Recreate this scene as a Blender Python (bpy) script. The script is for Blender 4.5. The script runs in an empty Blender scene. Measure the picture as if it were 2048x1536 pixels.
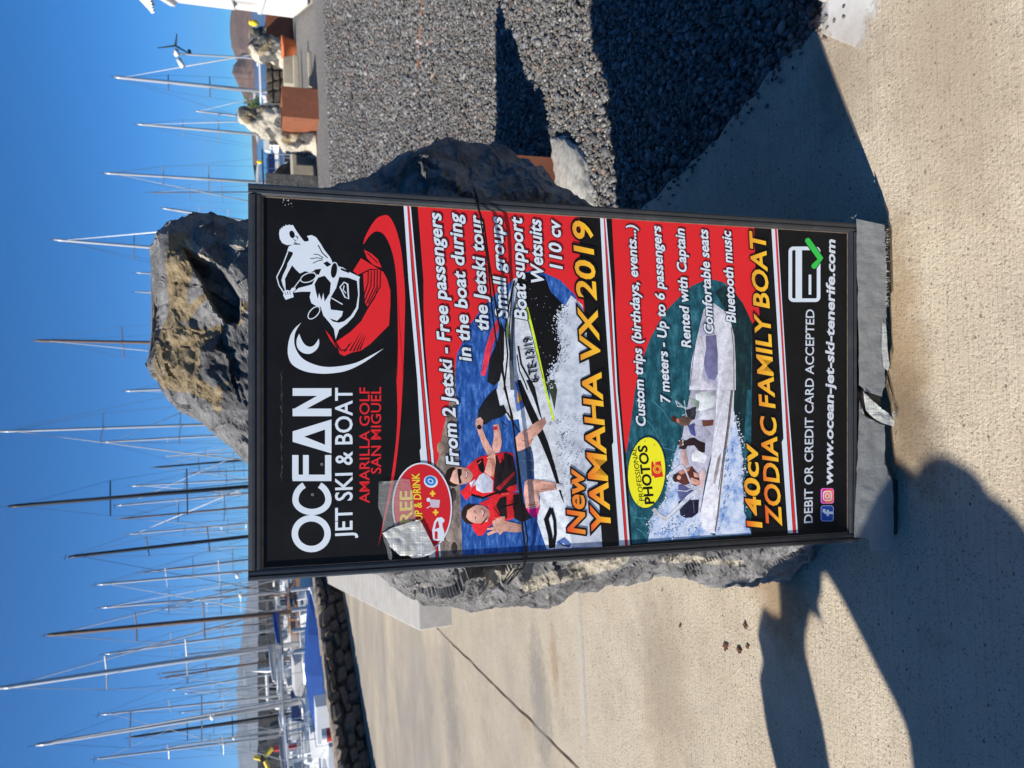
import bpy, bmesh, math, random
import numpy as np
from mathutils import Vector, Matrix, noise
from math import radians, sin, cos, pi, tan, sqrt, atan2

# ------------------------------------------------------------------ camera, sky, sun, exposure
SC = bpy.context.scene
COL = SC.collection
FPX, CAMH, PITCH, ROLL = 1430.0, 1.3, radians(19.2), radians(2.2)
FW = np.array([0, cos(PITCH), -sin(PITCH)])
_R0 = np.array([1.0, 0, 0]); _U0 = np.cross(_R0, FW)
RT = _R0 * cos(ROLL) - _U0 * sin(ROLL)          # the place's right as the phone was held
UP = _R0 * sin(ROLL) + _U0 * cos(ROLL)
CAM = np.array([0, 0, CAMH])
cd = bpy.data.cameras.new('camera'); cam = bpy.data.objects.new('camera', cd); COL.objects.link(cam)
cd.sensor_fit = 'HORIZONTAL'; cd.sensor_width = 36; cd.lens = 36 * FPX / 2048
cd.clip_start = 0.05; cd.clip_end = 16000
mx = Matrix((( -UP[0], RT[0], -FW[0], 0), (-UP[1], RT[1], -FW[1], 0), (-UP[2], RT[2], -FW[2], CAMH), (0, 0, 0, 1)))
cam.matrix_world = mx
cd.dof.use_dof = True; cd.dof.focus_distance = 1.38; cd.dof.aperture_fstop = 8.0
SC.camera = cam

SUN_EL, SX, SY = radians(37), 0.951, 0.309      # light travels towards (SX, SY)
W = bpy.data.worlds.new('World'); SC.world = W; W.use_nodes = True
nt = W.node_tree; nt.nodes.clear()
sky = nt.nodes.new('ShaderNodeTexSky'); sky.sky_type = 'NISHITA'; sky.sun_disc = False
sky.sun_elevation = SUN_EL; sky.sun_rotation = atan2(-SX, -SY)
sky.air_density = 0.6; sky.dust_density = 0.0; sky.ozone_density = 10.0; sky.altitude = 2000
hs = nt.nodes.new('ShaderNodeHueSaturation'); hs.inputs['Saturation'].default_value = 1.38; hs.inputs['Value'].default_value = 1.3
bg = nt.nodes.new('ShaderNodeBackground'); bg.inputs[1].default_value = 0.062
wo = nt.nodes.new('ShaderNodeOutputWorld')
nt.links.new(sky.outputs[0], hs.inputs['Color']); tn_ = nt.nodes.new('ShaderNodeMix'); tn_.data_type = 'RGBA'; tn_.blend_type = 'MULTIPLY'; tn_.inputs[0].default_value = 1; tn_.inputs[7].default_value = (.80, 1.20, 1.10, 1)
nt.links.new(hs.outputs[0], tn_.inputs[6]); nt.links.new(tn_.outputs[2], bg.inputs[0]); nt.links.new(bg.outputs[0], wo.inputs[0])
sd = bpy.data.lights.new('sun', 'SUN'); sun = bpy.data.objects.new('sun', sd); COL.objects.link(sun)
sd.energy = 5.0; sd.angle = radians(0.53); sd.color = (1, 0.93, 0.82)
_sv = Vector((SX * cos(SUN_EL), SY * cos(SUN_EL), -sin(SUN_EL)))
sun.rotation_euler = _sv.to_track_quat('-Z', 'Y').to_euler(); sun.location = (-20, -6, 16)
vs = SC.view_settings; vs.view_transform = 'Standard'; vs.look = 'None'; vs.exposure = 0.74; vs.gamma = 1
vs.use_curve_mapping = False
SC.render.film_transparent = False

# ------------------------------------------------------------------ measuring helpers (photo pixel -> place)
def ray(x, y):
    return FW + RT * (768 - y) / FPX - UP * (x - 1024) / FPX
def G(x, y, z=0.0):                       # point on the level z
    d = ray(x, y); return CAM + d * (z - CAMH) / d[2]
def DY(x, y, Y):                          # point at the distance Y
    d = ray(x, y); return CAM + d * Y / d[1]
def px_of(p):
    q = np.asarray(p, float) - CAM; z = q @ FW
    return 1024 - (q @ UP) / z * FPX, 768 - (q @ RT) / z * FPX

def lin(r, g, b, k=1.0):
    f = lambda v: (v / 12.92 if v <= .04045 else ((v + .055) / 1.055) ** 2.4)
    return tuple(min(1, f(v / 255) * k) for v in (r, g, b))

# ------------------------------------------------------------------ object helpers
def tag(o, label=None, cat=None, group=None, kind=None):
    if label: o['label'] = label
    if cat: o['category'] = cat
    if group: o['group'] = group
    if kind: o['kind'] = kind
    return o
def empty(name, loc, label=None, cat=None, group=None, rz=0):
    o = bpy.data.objects.new(name, None); COL.objects.link(o); o.location = loc; o.rotation_euler = (0, 0, rz)
    o.empty_display_size = 0.1
    return tag(o, label, cat, group)
def link(name, me, m, parent=None, loc=None):
    o = bpy.data.objects.new(name, me); COL.objects.link(o)
    if m is not None:
        for q in (m if isinstance(m, (list, tuple)) else [m]): me.materials.append(q)
    if parent: o.parent = parent
    if loc is not None: o.location = loc
    return o

class MB:                                  # collects simple shapes, builds ONE mesh object
    def __init__(s): s.v = []; s.f = []; s.m = []
    def add(s, vs_, fs, mi=0):
        n = len(s.v); s.v += [tuple(map(float, q)) for q in vs_]; s.f += [tuple(i + n for i in f) for f in fs]; s.m += [mi] * len(fs)
        return s
    def box(s, lo, hi, mi=0, rz=0, c=None, jit=0, rnd=random):
        x0, y0, z0 = lo; x1, y1, z1 = hi
        p = [(x0,y0,z0),(x1,y0,z0),(x1,y1,z0),(x0,y1,z0),(x0,y0,z1),(x1,y0,z1),(x1,y1,z1),(x0,y1,z1)]
        if jit: p = [tuple(q + rnd.uniform(-jit, jit) for q in a) for a in p]
        if rz:
            cx, cy = c if c else ((x0+x1)/2, (y0+y1)/2)
            p = [(cx+(a-cx)*cos(rz)-(b-cy)*sin(rz), cy+(a-cx)*sin(rz)+(b-cy)*cos(rz), z) for a, b, z in p]
        return s.add(p, [(0,3,2,1),(4,5,6,7),(0,1,5,4),(1,2,6,5),(2,3,7,6),(3,0,4,7)], mi)
    def tube(s, pts, r, n=8, mi=0, cap=True):
        pts = [Vector(p) for p in pts]
        rs = r if isinstance(r, (list, tuple)) else [r] * len(pts)
        vs_, fs = [], []; a = None
        for i, p in enumerate(pts):
            t = (pts[min(i+1, len(pts)-1)] - pts[max(i-1, 0)]).normalized()
            if a is None: a = t.orthogonal().normalized()
            else: a = (a - t * a.dot(t)).normalized()
            b = t.cross(a)
            for k in range(n):
                w = 2*pi*k/n; vs_.append(p + (a*cos(w) + b*sin(w)) * rs[i])
        for i in range(len(pts)-1):
            for k in range(n):
                k2 = (k+1) % n; fs.append((i*n+k, i*n+k2, (i+1)*n+k2, (i+1)*n+k))
        if cap: fs.append(tuple(range(n-1, -1, -1))); fs.append(tuple((len(pts)-1)*n + k for k in range(n)))
        return s.add(vs_, fs, mi)
    def loft(s, rings, mi=0, cap=True):
        n = len(rings[0]); vs_ = [q for r in rings for q in r]; fs = []
        for i in range(len(rings)-1):
            for k in range(n):
                k2 = (k+1) % n; fs.append((i*n+k, i*n+k2, (i+1)*n+k2, (i+1)*n+k))
        if cap: fs.append(tuple(range(n-1, -1, -1))); fs.append(tuple((len(rings)-1)*n + k for k in range(n)))
        return s.add(vs_, fs, mi)
    def mesh(s, name, smooth=False):
        me = bpy.data.meshes.new(name); me.from_pydata(s.v, [], s.f)
        me.polygons.foreach_set('material_index', s.m)
        if smooth: me.polygons.foreach_set('use_smooth', [True]*len(s.f))
        me.update(); return me
    def build(s, name, m, parent=None, smooth=False, loc=None, bevel=0):
        me = s.mesh(name, smooth)
        if bevel:
            b = bmesh.new(); b.from_mesh(me)
            bmesh.ops.bevel(b, geom=[e for e in b.edges if len(e.link_faces) == 2 and e.calc_face_angle() > .5], offset=bevel, segments=2, affect='EDGES', profile=.6)
            b.to_mesh(me); b.free()
        return link(name, me, m, parent, loc)

# ------------------------------------------------------------------ materials
def nodes_of(name):
    m = bpy.data.materials.new(name); m.use_nodes = True; n = m.node_tree
    return m, n, n.nodes['Principled BSDF']
def N(n, typ, **kw):
    q = n.nodes.new('ShaderNode' + typ)
    for k, v in kw.items():
        if k.startswith('i_'):
            key = k[2:]; q.inputs[int(key) if key.isdigit() else key.replace('_', ' ')].default_value = v
        else: setattr(q, k, v)
    return q
def L(n, a, b): n.links.new(a, b)
def ramp(n, src, stops):
    r = n.nodes.new('ShaderNodeValToRGB'); e = r.color_ramp.elements
    while len(e) < len(stops): e.new(0.5)
    for i, (p, c) in enumerate(stops):
        e[i].position = p; e[i].color = (*c, 1) if isinstance(c, tuple) else (c, c, c, 1)
    L(n, src, r.inputs[0]); return r
def mix(n, fac, a, b, mode='MIX'):
    q = n.nodes.new('ShaderNodeMix'); q.data_type = 'RGBA'; q.blend_type = mode
    for sock, val in ((q.inputs[0], fac), (q.inputs[6], a), (q.inputs[7], b)):
        if hasattr(val, 'links'): L(n, val, sock)
        else: sock.default_value = val if not isinstance(val, tuple) else (*val, 1)[:4]
    return q.outputs[2]
def obj_co(n, scale=None):
    t = N(n, 'TexCoord'); 
    if scale is None: return t.outputs['Object']
    mp = N(n, 'Mapping'); mp.inputs['Scale'].default_value = scale; L(n, t.outputs['Object'], mp.inputs[0]); return mp.outputs[0]
def noise_t(n, co, scale, detail=5, rough=.6):
    q = N(n, 'TexNoise', i_Scale=scale, i_Detail=detail, i_Roughness=rough); L(n, co, q.inputs['Vector']); return q.outputs[0]
def bump(n, h, bs, strength=.5, dist=.01, nrm=None):
    b = N(n, 'Bump', i_Strength=strength, i_Distance=dist); L(n, h, b.inputs['Height'])
    if nrm is not None: L(n, nrm, b.inputs['Normal'])
    L(n, b.outputs[0], bs.inputs['Normal']); return b.outputs[0]
def plain(name, c, rough=.6, var=.15, scale=8, bmp=.15, bdist=.004, metal=0, spec=.4, dirt=None):
    m, n, b = nodes_of(name); co = obj_co(n)
    v = noise_t(n, co, scale, 6, .65)
    lo = tuple(x*(1-var) for x in c); hi = tuple(min(1, x*(1+var)) for x in c)
    r = ramp(n, v, [(.3, lo), (.7, hi)]); out = r.outputs[0]
    if dirt is not None:
        f = ramp(n, noise_t(n, co, scale*.45, 8, .75), [(.52, 0.), (.7, .75)])
        out = mix(n, f.outputs[0], out, dirt)
    L(n, out, b.inputs['Base Color']); b.inputs['Roughness'].default_value = rough
    b.inputs['Metallic'].default_value = metal; b.inputs['Specular IOR Level'].default_value = spec
    if bmp: bump(n, noise_t(n, co, scale*6, 4), b, bmp, bdist)
    return m

M = {}
# brushed concrete pavement
def mat_concrete():
    m, n, b = nodes_of('brushed_concrete'); co = obj_co(n)
    big = noise_t(n, co, .9, 5, .6); mid = noise_t(n, co, 5, 6, .65); fine = noise_t(n, co, 120, 3, .7)
    base = ramp(n, big, [(.3, (.46, .395, .295)), (.55, (.52, .455, .352)), (.75, (.46, .41, .335))]).outputs[0]
    base = mix(n, .5, base, ramp(n, mid, [(.3, (.40, .33, .24)), (.7, (.55, .485, .378))]).outputs[0])
    # greyer, wetter-looking stains further along the path (a mark on the slab, fixed to the place)
    sep = N(n, 'SeparateXYZ'); L(n, co, sep.inputs[0])
    far = N(n, 'MapRange', i_1=2.6, i_2=6.5); L(n, sep.outputs[1], far.inputs[0])
    st = N(n, 'Mapping'); st.inputs['Scale'].default_value = (.45, .9, 1); st.inputs['Rotation'].default_value = (0, 0, .12)
    L(n, co, st.inputs[0])
    sm = ramp(n, noise_t(n, st.outputs[0], 1.1, 5, .6), [(.36, .15), (.60, .85)]).outputs[0]
    mu = N(n, 'Math', operation='MULTIPLY'); L(n, far.outputs[0], mu.inputs[0]); L(n, sm, mu.inputs[1])
    base = mix(n, mu.outputs[0], base, (.285, .268, .245))
    # brown stains near the board
    bs_ = ramp(n, noise_t(n, co, 2.3, 6, .7), [(.58, 0.), (.72, .45)]).outputs[0]
    base = mix(n, bs_, base, (.28, .195, .115))
    bcol = noise_t(n, obj_co(n, (2.2, 130, 1)), 1.0, 3, .6)
    base = mix(n, 1., base, ramp(n, bcol, [(.36, .91), (.5, 1.)]).outputs[0], 'MULTIPLY')
    grit = noise_t(n, co, 260, 2, .6)
    base = mix(n, 1., base, ramp(n, grit, [(.3, .80), (.48, 1.), (.72, 1.10)]).outputs[0], 'MULTIPLY')
    dst = ramp(n, noise_t(n, co, 1.6, 9, .75), [(.48, 0.), (.66, .38)]).outputs[0]
    base = mix(n, dst, base, (.27, .24, .205))
    # small dark pits
    vo = N(n, 'TexVoronoi', feature='F1', i_Scale=52.0); wv = N(n, 'Mapping'); wv.inputs['Scale'].default_value = (1, 1.3, 1)
    L(n, co, wv.inputs[0]); L(n, wv.outputs[0], vo.inputs['Vector'])
    vc = N(n, 'SeparateColor'); L(n, vo.outputs['Color'], vc.inputs[0])
    thr = N(n, 'Math', operation='MULTIPLY_ADD', i_1=.42, i_2=-.21); L(n, vc.outputs[0], thr.inputs[0])
    pit = N(n, 'Math', operation='LESS_THAN'); L(n, vo.outputs['Distance'], pit.inputs[0]); L(n, thr.outputs[0], pit.inputs[1])
    vo2 = N(n, 'TexVoronoi', feature='F1', i_Scale=170.0); L(n, co, vo2.inputs['Vector'])
    vc2 = N(n, 'SeparateColor'); L(n, vo2.outputs['Color'], vc2.inputs[0])
    th2 = N(n, 'Math', operation='MULTIPLY_ADD', i_1=.9, i_2=-.42); L(n, vc2.outputs[0], th2.inputs[0])
    pit2 = N(n, 'Math', operation='LESS_THAN'); L(n, vo2.outputs['Distance'], pit2.inputs[0]); L(n, th2.outputs[0], pit2.inputs[1])
    ps = N(n, 'Math', operation='MAXIMUM'); L(n, pit.outputs[0], ps.inputs[0]); 
    p2 = N(n, 'Math', operation='MULTIPLY', i_1=.55); L(n, pit2.outputs[0], p2.inputs[0]); L(n, p2.outputs[0], ps.inputs[1])
    col = mix(n, ps.outputs[0], base, (.20, .16, .115))
    L(n, col, b.inputs['Base Color']); b.inputs['Roughness'].default_value = .88; b.inputs['Specular IOR Level'].default_value = .2
    # broom lines, fine sand, pits
    wvm = N(n, 'Mapping'); wvm.inputs['Rotation'].default_value = (0, 0, .04); wvm.inputs['Scale'].default_value = (2.2, 130, 1)
    L(n, co, wvm.inputs[0]); br = noise_t(n, wvm.outputs[0], 1.0, 3, .6)
    a1 = N(n, 'Math', operation='MULTIPLY_ADD', i_1=.8); L(n, br, a1.inputs[0]); L(n, fine, a1.inputs[2])
    a2 = N(n, 'Math', operation='MULTIPLY_ADD', i_1=-1.3); L(n, ps.outputs[0], a2.inputs[0]); L(n, a1.outputs[0], a2.inputs[2])
    bump(n, a2.outputs[0], b, .7, .0055)
    return m
M['concrete'] = mat_concrete()

def mat_gravel_sheet():
    m, n, b = nodes_of('gravel_bed'); co = obj_co(n)
    vo = N(n, 'TexVoronoi', i_Scale=38.0, i_Randomness=1.0); L(n, co, vo.inputs['Vector'])
    s = N(n, 'SeparateColor'); L(n, vo.outputs['Color'], s.inputs[0])
    c = ramp(n, s.outputs[0], [(0., (.16, .156, .155)), (.5, (.25, .24, .235)), (.85, (.33, .315, .30)), (1., (.44, .42, .39))]).outputs[0]
    c = mix(n, ramp(n, noise_t(n, co, .5, 5), [(.35, 0.), (.7, .35)]).outputs[0], c, (.13, .135, .14))
    dk = ramp(n, vo.outputs['Distance'], [(.25, 1.), (.6, .7)]).outputs[0]
    c = mix(n, 1., c, dk, 'MULTIPLY')
    L(n, c, b.inputs['Base Color']); b.inputs['Roughness'].default_value = .85; b.inputs['Specular IOR Level'].default_value = .25
    inv = N(n, 'Math', operation='SUBTRACT', i_0=1.0); L(n, vo.outputs['Distance'], inv.inputs[1])
    bump(n, inv.outputs[0], b, 1.0, .03)
    return m
M['gravel_bed'] = mat_gravel_sheet()
def mat_attr(name, rough=.8, spec=.3, grain=.15, gscale=60, bmp=.3, bdist=.003):
    m, n, b = nodes_of(name); a = N(n, 'Attribute', attribute_name='Col'); co = obj_co(n)
    v = ramp(n, noise_t(n, co, gscale, 4, .6), [(.3, 1-grain), (.7, 1.)]).outputs[0]
    L(n, mix(n, 1., a.outputs['Color'], v, 'MULTIPLY'), b.inputs['Base Color'])
    b.inputs['Roughness'].default_value = rough; b.inputs['Specular IOR Level'].default_value = spec
    if bmp: bump(n, noise_t(n, co, gscale*2, 3), b, bmp, bdist)
    return m
M['stones'] = mat_attr('basalt_chippings', .85, .25, .3, 90)

def mat_basalt(name, base_lo, base_hi, use_attr=True):
    m, n, b = nodes_of(name); co = obj_co(n)
    v = noise_t(n, co, 7, 9, .68)
    c = ramp(n, v, [(.32, base_lo), (.68, base_hi)]).outputs[0]
    vein = ramp(n, noise_t(n, obj_co(n, (4, 4, 9)), 4.2, 10, .8), [(.40, (.35, .35, .35)), (.47, (.85, .85, .85)), (.55, (1.1, 1.1, 1.1)), (.66, (.5, .5, .5))]).outputs[0]
    c = mix(n, .7, c, vein, 'MULTIPLY')
    if use_attr:
        at = N(n, 'Attribute', attribute_name='Col'); sp = N(n, 'SeparateColor'); L(n, at.outputs['Color'], sp.inputs[0])
        nz = noise_t(n, co, 26, 7, .75)
        def mask(ch, w=.9):
            a = N(n, 'Math', operation='MULTIPLY_ADD', i_1=w, i_2=-w/2); L(n, nz, a.inputs[0])
            d = N(n, 'Math', operation='ADD'); L(n, sp.outputs[ch], d.inputs[0]); L(n, a.outputs[0], d.inputs[1])
            return ramp(n, d.outputs[0], [(.47, 0.), (.55, 1.)]).outputs[0]
        tanc = ramp(n, noise_t(n, co, 45, 6, .7), [(.33, (.12, .095, .06)), (.44, (.34, .26, .15)), (.60, (.50, .40, .25)), (.78, (.64, .56, .42))]).outputs[0]
        c = mix(n, mask(0), c, tanc)
        whc = ramp(n, noise_t(n, co, 60, 5, .7), [(.34, (.34, .30, .24)), (.48, (.62, .56, .45)), (.66, (.76, .71, .60))]).outputs[0]
        c = mix(n, mask(1, 1.3), c, whc)
    # barnacle / shell specks
    vo = N(n, 'TexVoronoi', i_Scale=42.0); L(n, co, vo.inputs['Vector']); vc = N(n, 'SeparateColor'); L(n, vo.outputs['Color'], vc.inputs[0])
    th = N(n, 'Math', operation='MULTIPLY_ADD', i_1=.75, i_2=-.50); L(n, vc.outputs[0], th.inputs[0])
    lt = N(n, 'Math', operation='LESS_THAN'); L(n, vo.outputs['Distance'], lt.inputs[0]); L(n, th.outputs[0], lt.inputs[1])
    c = mix(n, lt.outputs[0], c, (.46, .43, .37))
    L(n, c, b.inputs['Base Color']); b.inputs['Roughness'].default_value = .8; b.inputs['Specular IOR Level'].default_value = .3
    n1 = bump(n, noise_t(n, co, 18, 12, .8), b, 1.0, .05)
    rg_ = N(n, 'TexNoise', i_Scale=9.0, i_Detail=9.0, i_Roughness=.72); rg_.noise_type = 'RIDGED_MULTIFRACTAL'; L(n, co, rg_.inputs['Vector'])
    cr = ramp(n, rg_.outputs[0], [(.0, 0.), (.9, 1.)]).outputs[0]
    n2 = bump(n, cr, b, .8, .035, n1)
    bump(n, noise_t(n, co, 75, 6, .7), b, .9, .010, n2)
    return m
M['basalt'] = mat_basalt('sea_worn_basalt', (.10, .102, .107), (.50, .495, .50))
M['basalt_far'] = mat_basalt('distant_basalt', (.07, .07, .07), (.19, .185, .175))
M['wallstone'] = plain('dark_wall_stone', (.10, .085, .07), .9, .35, 6, .6, .02, spec=.2)
M['wallcap'] = plain('pale_wall_capping', (.28, .235, .19), .9, .3, 7, .6, .02, spec=.2)
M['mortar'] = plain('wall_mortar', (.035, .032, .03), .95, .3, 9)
M['kerb'] = plain('kerb_concrete', (.42, .405, .375), .85, .12, 7, .4, .004, dirt=(.28, .24, .19))
M['rust'] = plain('rust_brown_steel', (.24, .085, .042), .7, .18, 5, .2, .003, dirt=(.16, .06, .035))
M['whitewash'] = plain('whitewashed_stone', (.46, .45, .42), .85, .3, 40, .9, .012, dirt=(.13, .125, .115))
M['terracotta'] = plain('terracotta', (.50, .13, .045), .75, .12, 6)
M['slab'] = plain('pale_concrete_slab', (.37, .335, .27), .85, .12, 5, .3, .004, dirt=(.25, .21, .16))
M['whitep'] = plain('white_gelcoat', (.78, .79, .78), .3, .06, 2, 0)
M['whitewall'] = plain('white_kiosk_paint', (.8, .79, .76), .5, .05, 3, .1)
M['glass'] = plain('dark_cabin_glass', (.02, .03, .04), .08, .1, 2, 0, spec=.8)
M['mast'] = plain('silver_mast', (.42, .43, .45), .35, .06, 2, 0, metal=.3)
M['mastdark'] = plain('black_mast', (.012, .015, .02), .5, .2, 2, 0)
M['mastbrown'] = plain('brown_spar', (.13, .08, .055), .6, .2, 2, 0)
M['wire'] = plain('rigging_wire', (.10, .12, .15), .5, .1, 2, 0)
M['sail'] = plain('furled_sail', (.48, .48, .48), .8, .1, 3, 0)
M['navy'] = plain('navy_canvas', (.015, .035, .13), .8, .2, 4, .2)
M['bluec'] = plain('bright_blue_canvas', (.008, .06, .27), .8, .2, 4, .2)
M['redp'] = plain('red_paint', (.45, .03, .03), .5, .1, 4, 0)
M['yellow'] = plain('yellow_paint', (.75, .55, .03), .5, .1, 4, 0)
M['greenp'] = plain('yellow_green_paint', (.45, .55, .05), .5, .1, 4, 0)
M['wood'] = plain('varnished_wood', (.28, .14, .06), .5, .25, 5, .1)
M['greyp'] = plain('grey_paint', (.25, .27, .30), .5, .15, 4, 0)
M['hill'] = plain('dry_volcanic_hillside', (.15, .10, .08), .95, .35, .012, 1., 6., spec=.05)
M['hillfar'] = plain('distant_hillside', (.15, .13, .12), .95, .2, .004, .5, 6., spec=.05)
M['mole'] = plain('breakwater_stone', (.09, .087, .083), .95, .5, .35, 1., .4, spec=.1)
M['blackp'] = plain('black_plastic', (.014, .015, .017), .42, .25, 30, .15, .001, spec=.5)
M['frame'] = plain('matt_black_frame_plastic', (.022, .025, .030), .45, .2, 40, .12, .00016, spec=.5, dirt=(.045, .045, .045))
M['seam'] = plain('dusty_gasket', (.17, .13, .10), .9, .35, 60, .3, .001)
M['cord'] = plain('black_cord', (.006, .006, .007), .8, .2, 200, .5, .0006, spec=.1)
M['leaf'] = plain('green_leaves', (.05, .10, .02), .7, .4, 12)
M['cloth'] = plain('dark_clothing', (.05, .06, .09), .9, .2, 20)
M['skin'] = plain('skin', (.45, .24, .15), .55, .08, 20)
M['hair'] = plain('dark_hair', (.03, .02, .015), .6, .2, 60)
M['parasol'] = plain('beige_parasol_cloth', (.55, .48, .38), .85, .08, 6)

# water
m, n, b = nodes_of('harbour_water'); co = obj_co(n)
b.inputs['Base Color'].default_value = (.02, .06, .09, 1); b.inputs['Roughness'].default_value = .08
bump(n, noise_t(n, co, 1.2, 5, .6), b, .6, .25); M['water'] = m

# ------------------------------------------------------------------ ground, gravel, water, hills
def sheet(name, pts, z, m, thick=0, kind='structure'):
    bm = bmesh.new(); vs_ = [bm.verts.new((p[0], p[1], z)) for p in pts]; f = bm.faces.new(vs_)
    if f.normal.z < 0: f.normal_flip()
    if thick:
        r = bmesh.ops.extrude_face_region(bm, geom=[f]); 
        for v in [q for q in r['geom'] if isinstance(q, bmesh.types.BMVert)]: v.co.z -= thick
        bmesh.ops.recalc_face_normals(bm, faces=bm.faces)
    bmesh.ops.triangulate(bm, faces=[q for q in bm.faces if len(q.verts) > 4])
    me = bpy.data.meshes.new(name); bm.to_mesh(me); bm.free()
    o = link(name, me, m); tag(o, kind=kind); return o
RNG = random.Random(7)
# edge of the slab towards the gravel, followed from the photograph, broken a little
edge = [(2.3, -5), (1.5, -1.6), (1.10, 0.3), (.86, 1.26), (.835, 1.39), (.80, 1.52), (.76, 1.66), (.70, 1.83), (.655, 2.0), (.62, 2.19), (.5, 2.6), (.2, 3.4), (-.4, 5.2), (-.95, 7.5)]
ed = []
for (a, b_) in zip(edge[:-1], edge[1:]):
    k = max(1, int(math.dist(a, b_) / .035)) if a[1] > .9 and b_[1] < 3 else 1
    for i in range(k):
        t = i / k; j = .012 if k > 1 and i else 0
        ed.append((a[0]+(b_[0]-a[0])*t + RNG.uniform(-j, j), a[1]+(b_[1]-a[1])*t + RNG.uniform(-j, j)*.5))
ed.append(edge[-1])
walln = G(742, 1536); wallf = G(680, 1165)
wd = (wallf - walln)[:2]; wd /= np.linalg.norm(wd)
wA = walln[:2] - wd * 16; wB = walln[:2] + wd * 9
sheet('pavement', ed + [(-2.9, 17.5), (wB[0], wB[1]), (wA[0], wA[1]), (-12, -6), (2.3, -6)], 0, M['concrete'], .16)
sheet('gravel_bed', [(2.2, -6), (1.05, 0), (.7, 1.2), (.3, 2.5), (-.5, 5), (-1.1, 8), (-3.2, 18), (-4, 24), (4, 27.5), (40, 27.5), (40, -6)], -.075, M['gravel_bed'])
quay = MB(); quay.box((-60, -8, -4), (40.5, 27.9, -.2)); 
q = sheet('quay', [(2.4,-8), (-14, -8), (-13.9, -6), (wA[0]-.3, wA[1]), (wB[0]-.3, wB[1]), (-4.6, 27.9), (41, 27.9), (41, -8)], -.17, M['slab'], 3)
me = MB().add([(-9000, -300, -2.0), (9000, -300, -2.0), (9000, 11000, -2.0), (-9000, 11000, -2.0)], [(0, 1, 2, 3)]).mesh('water')
tag(link('water', me, M['water']), kind='structure')

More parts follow.
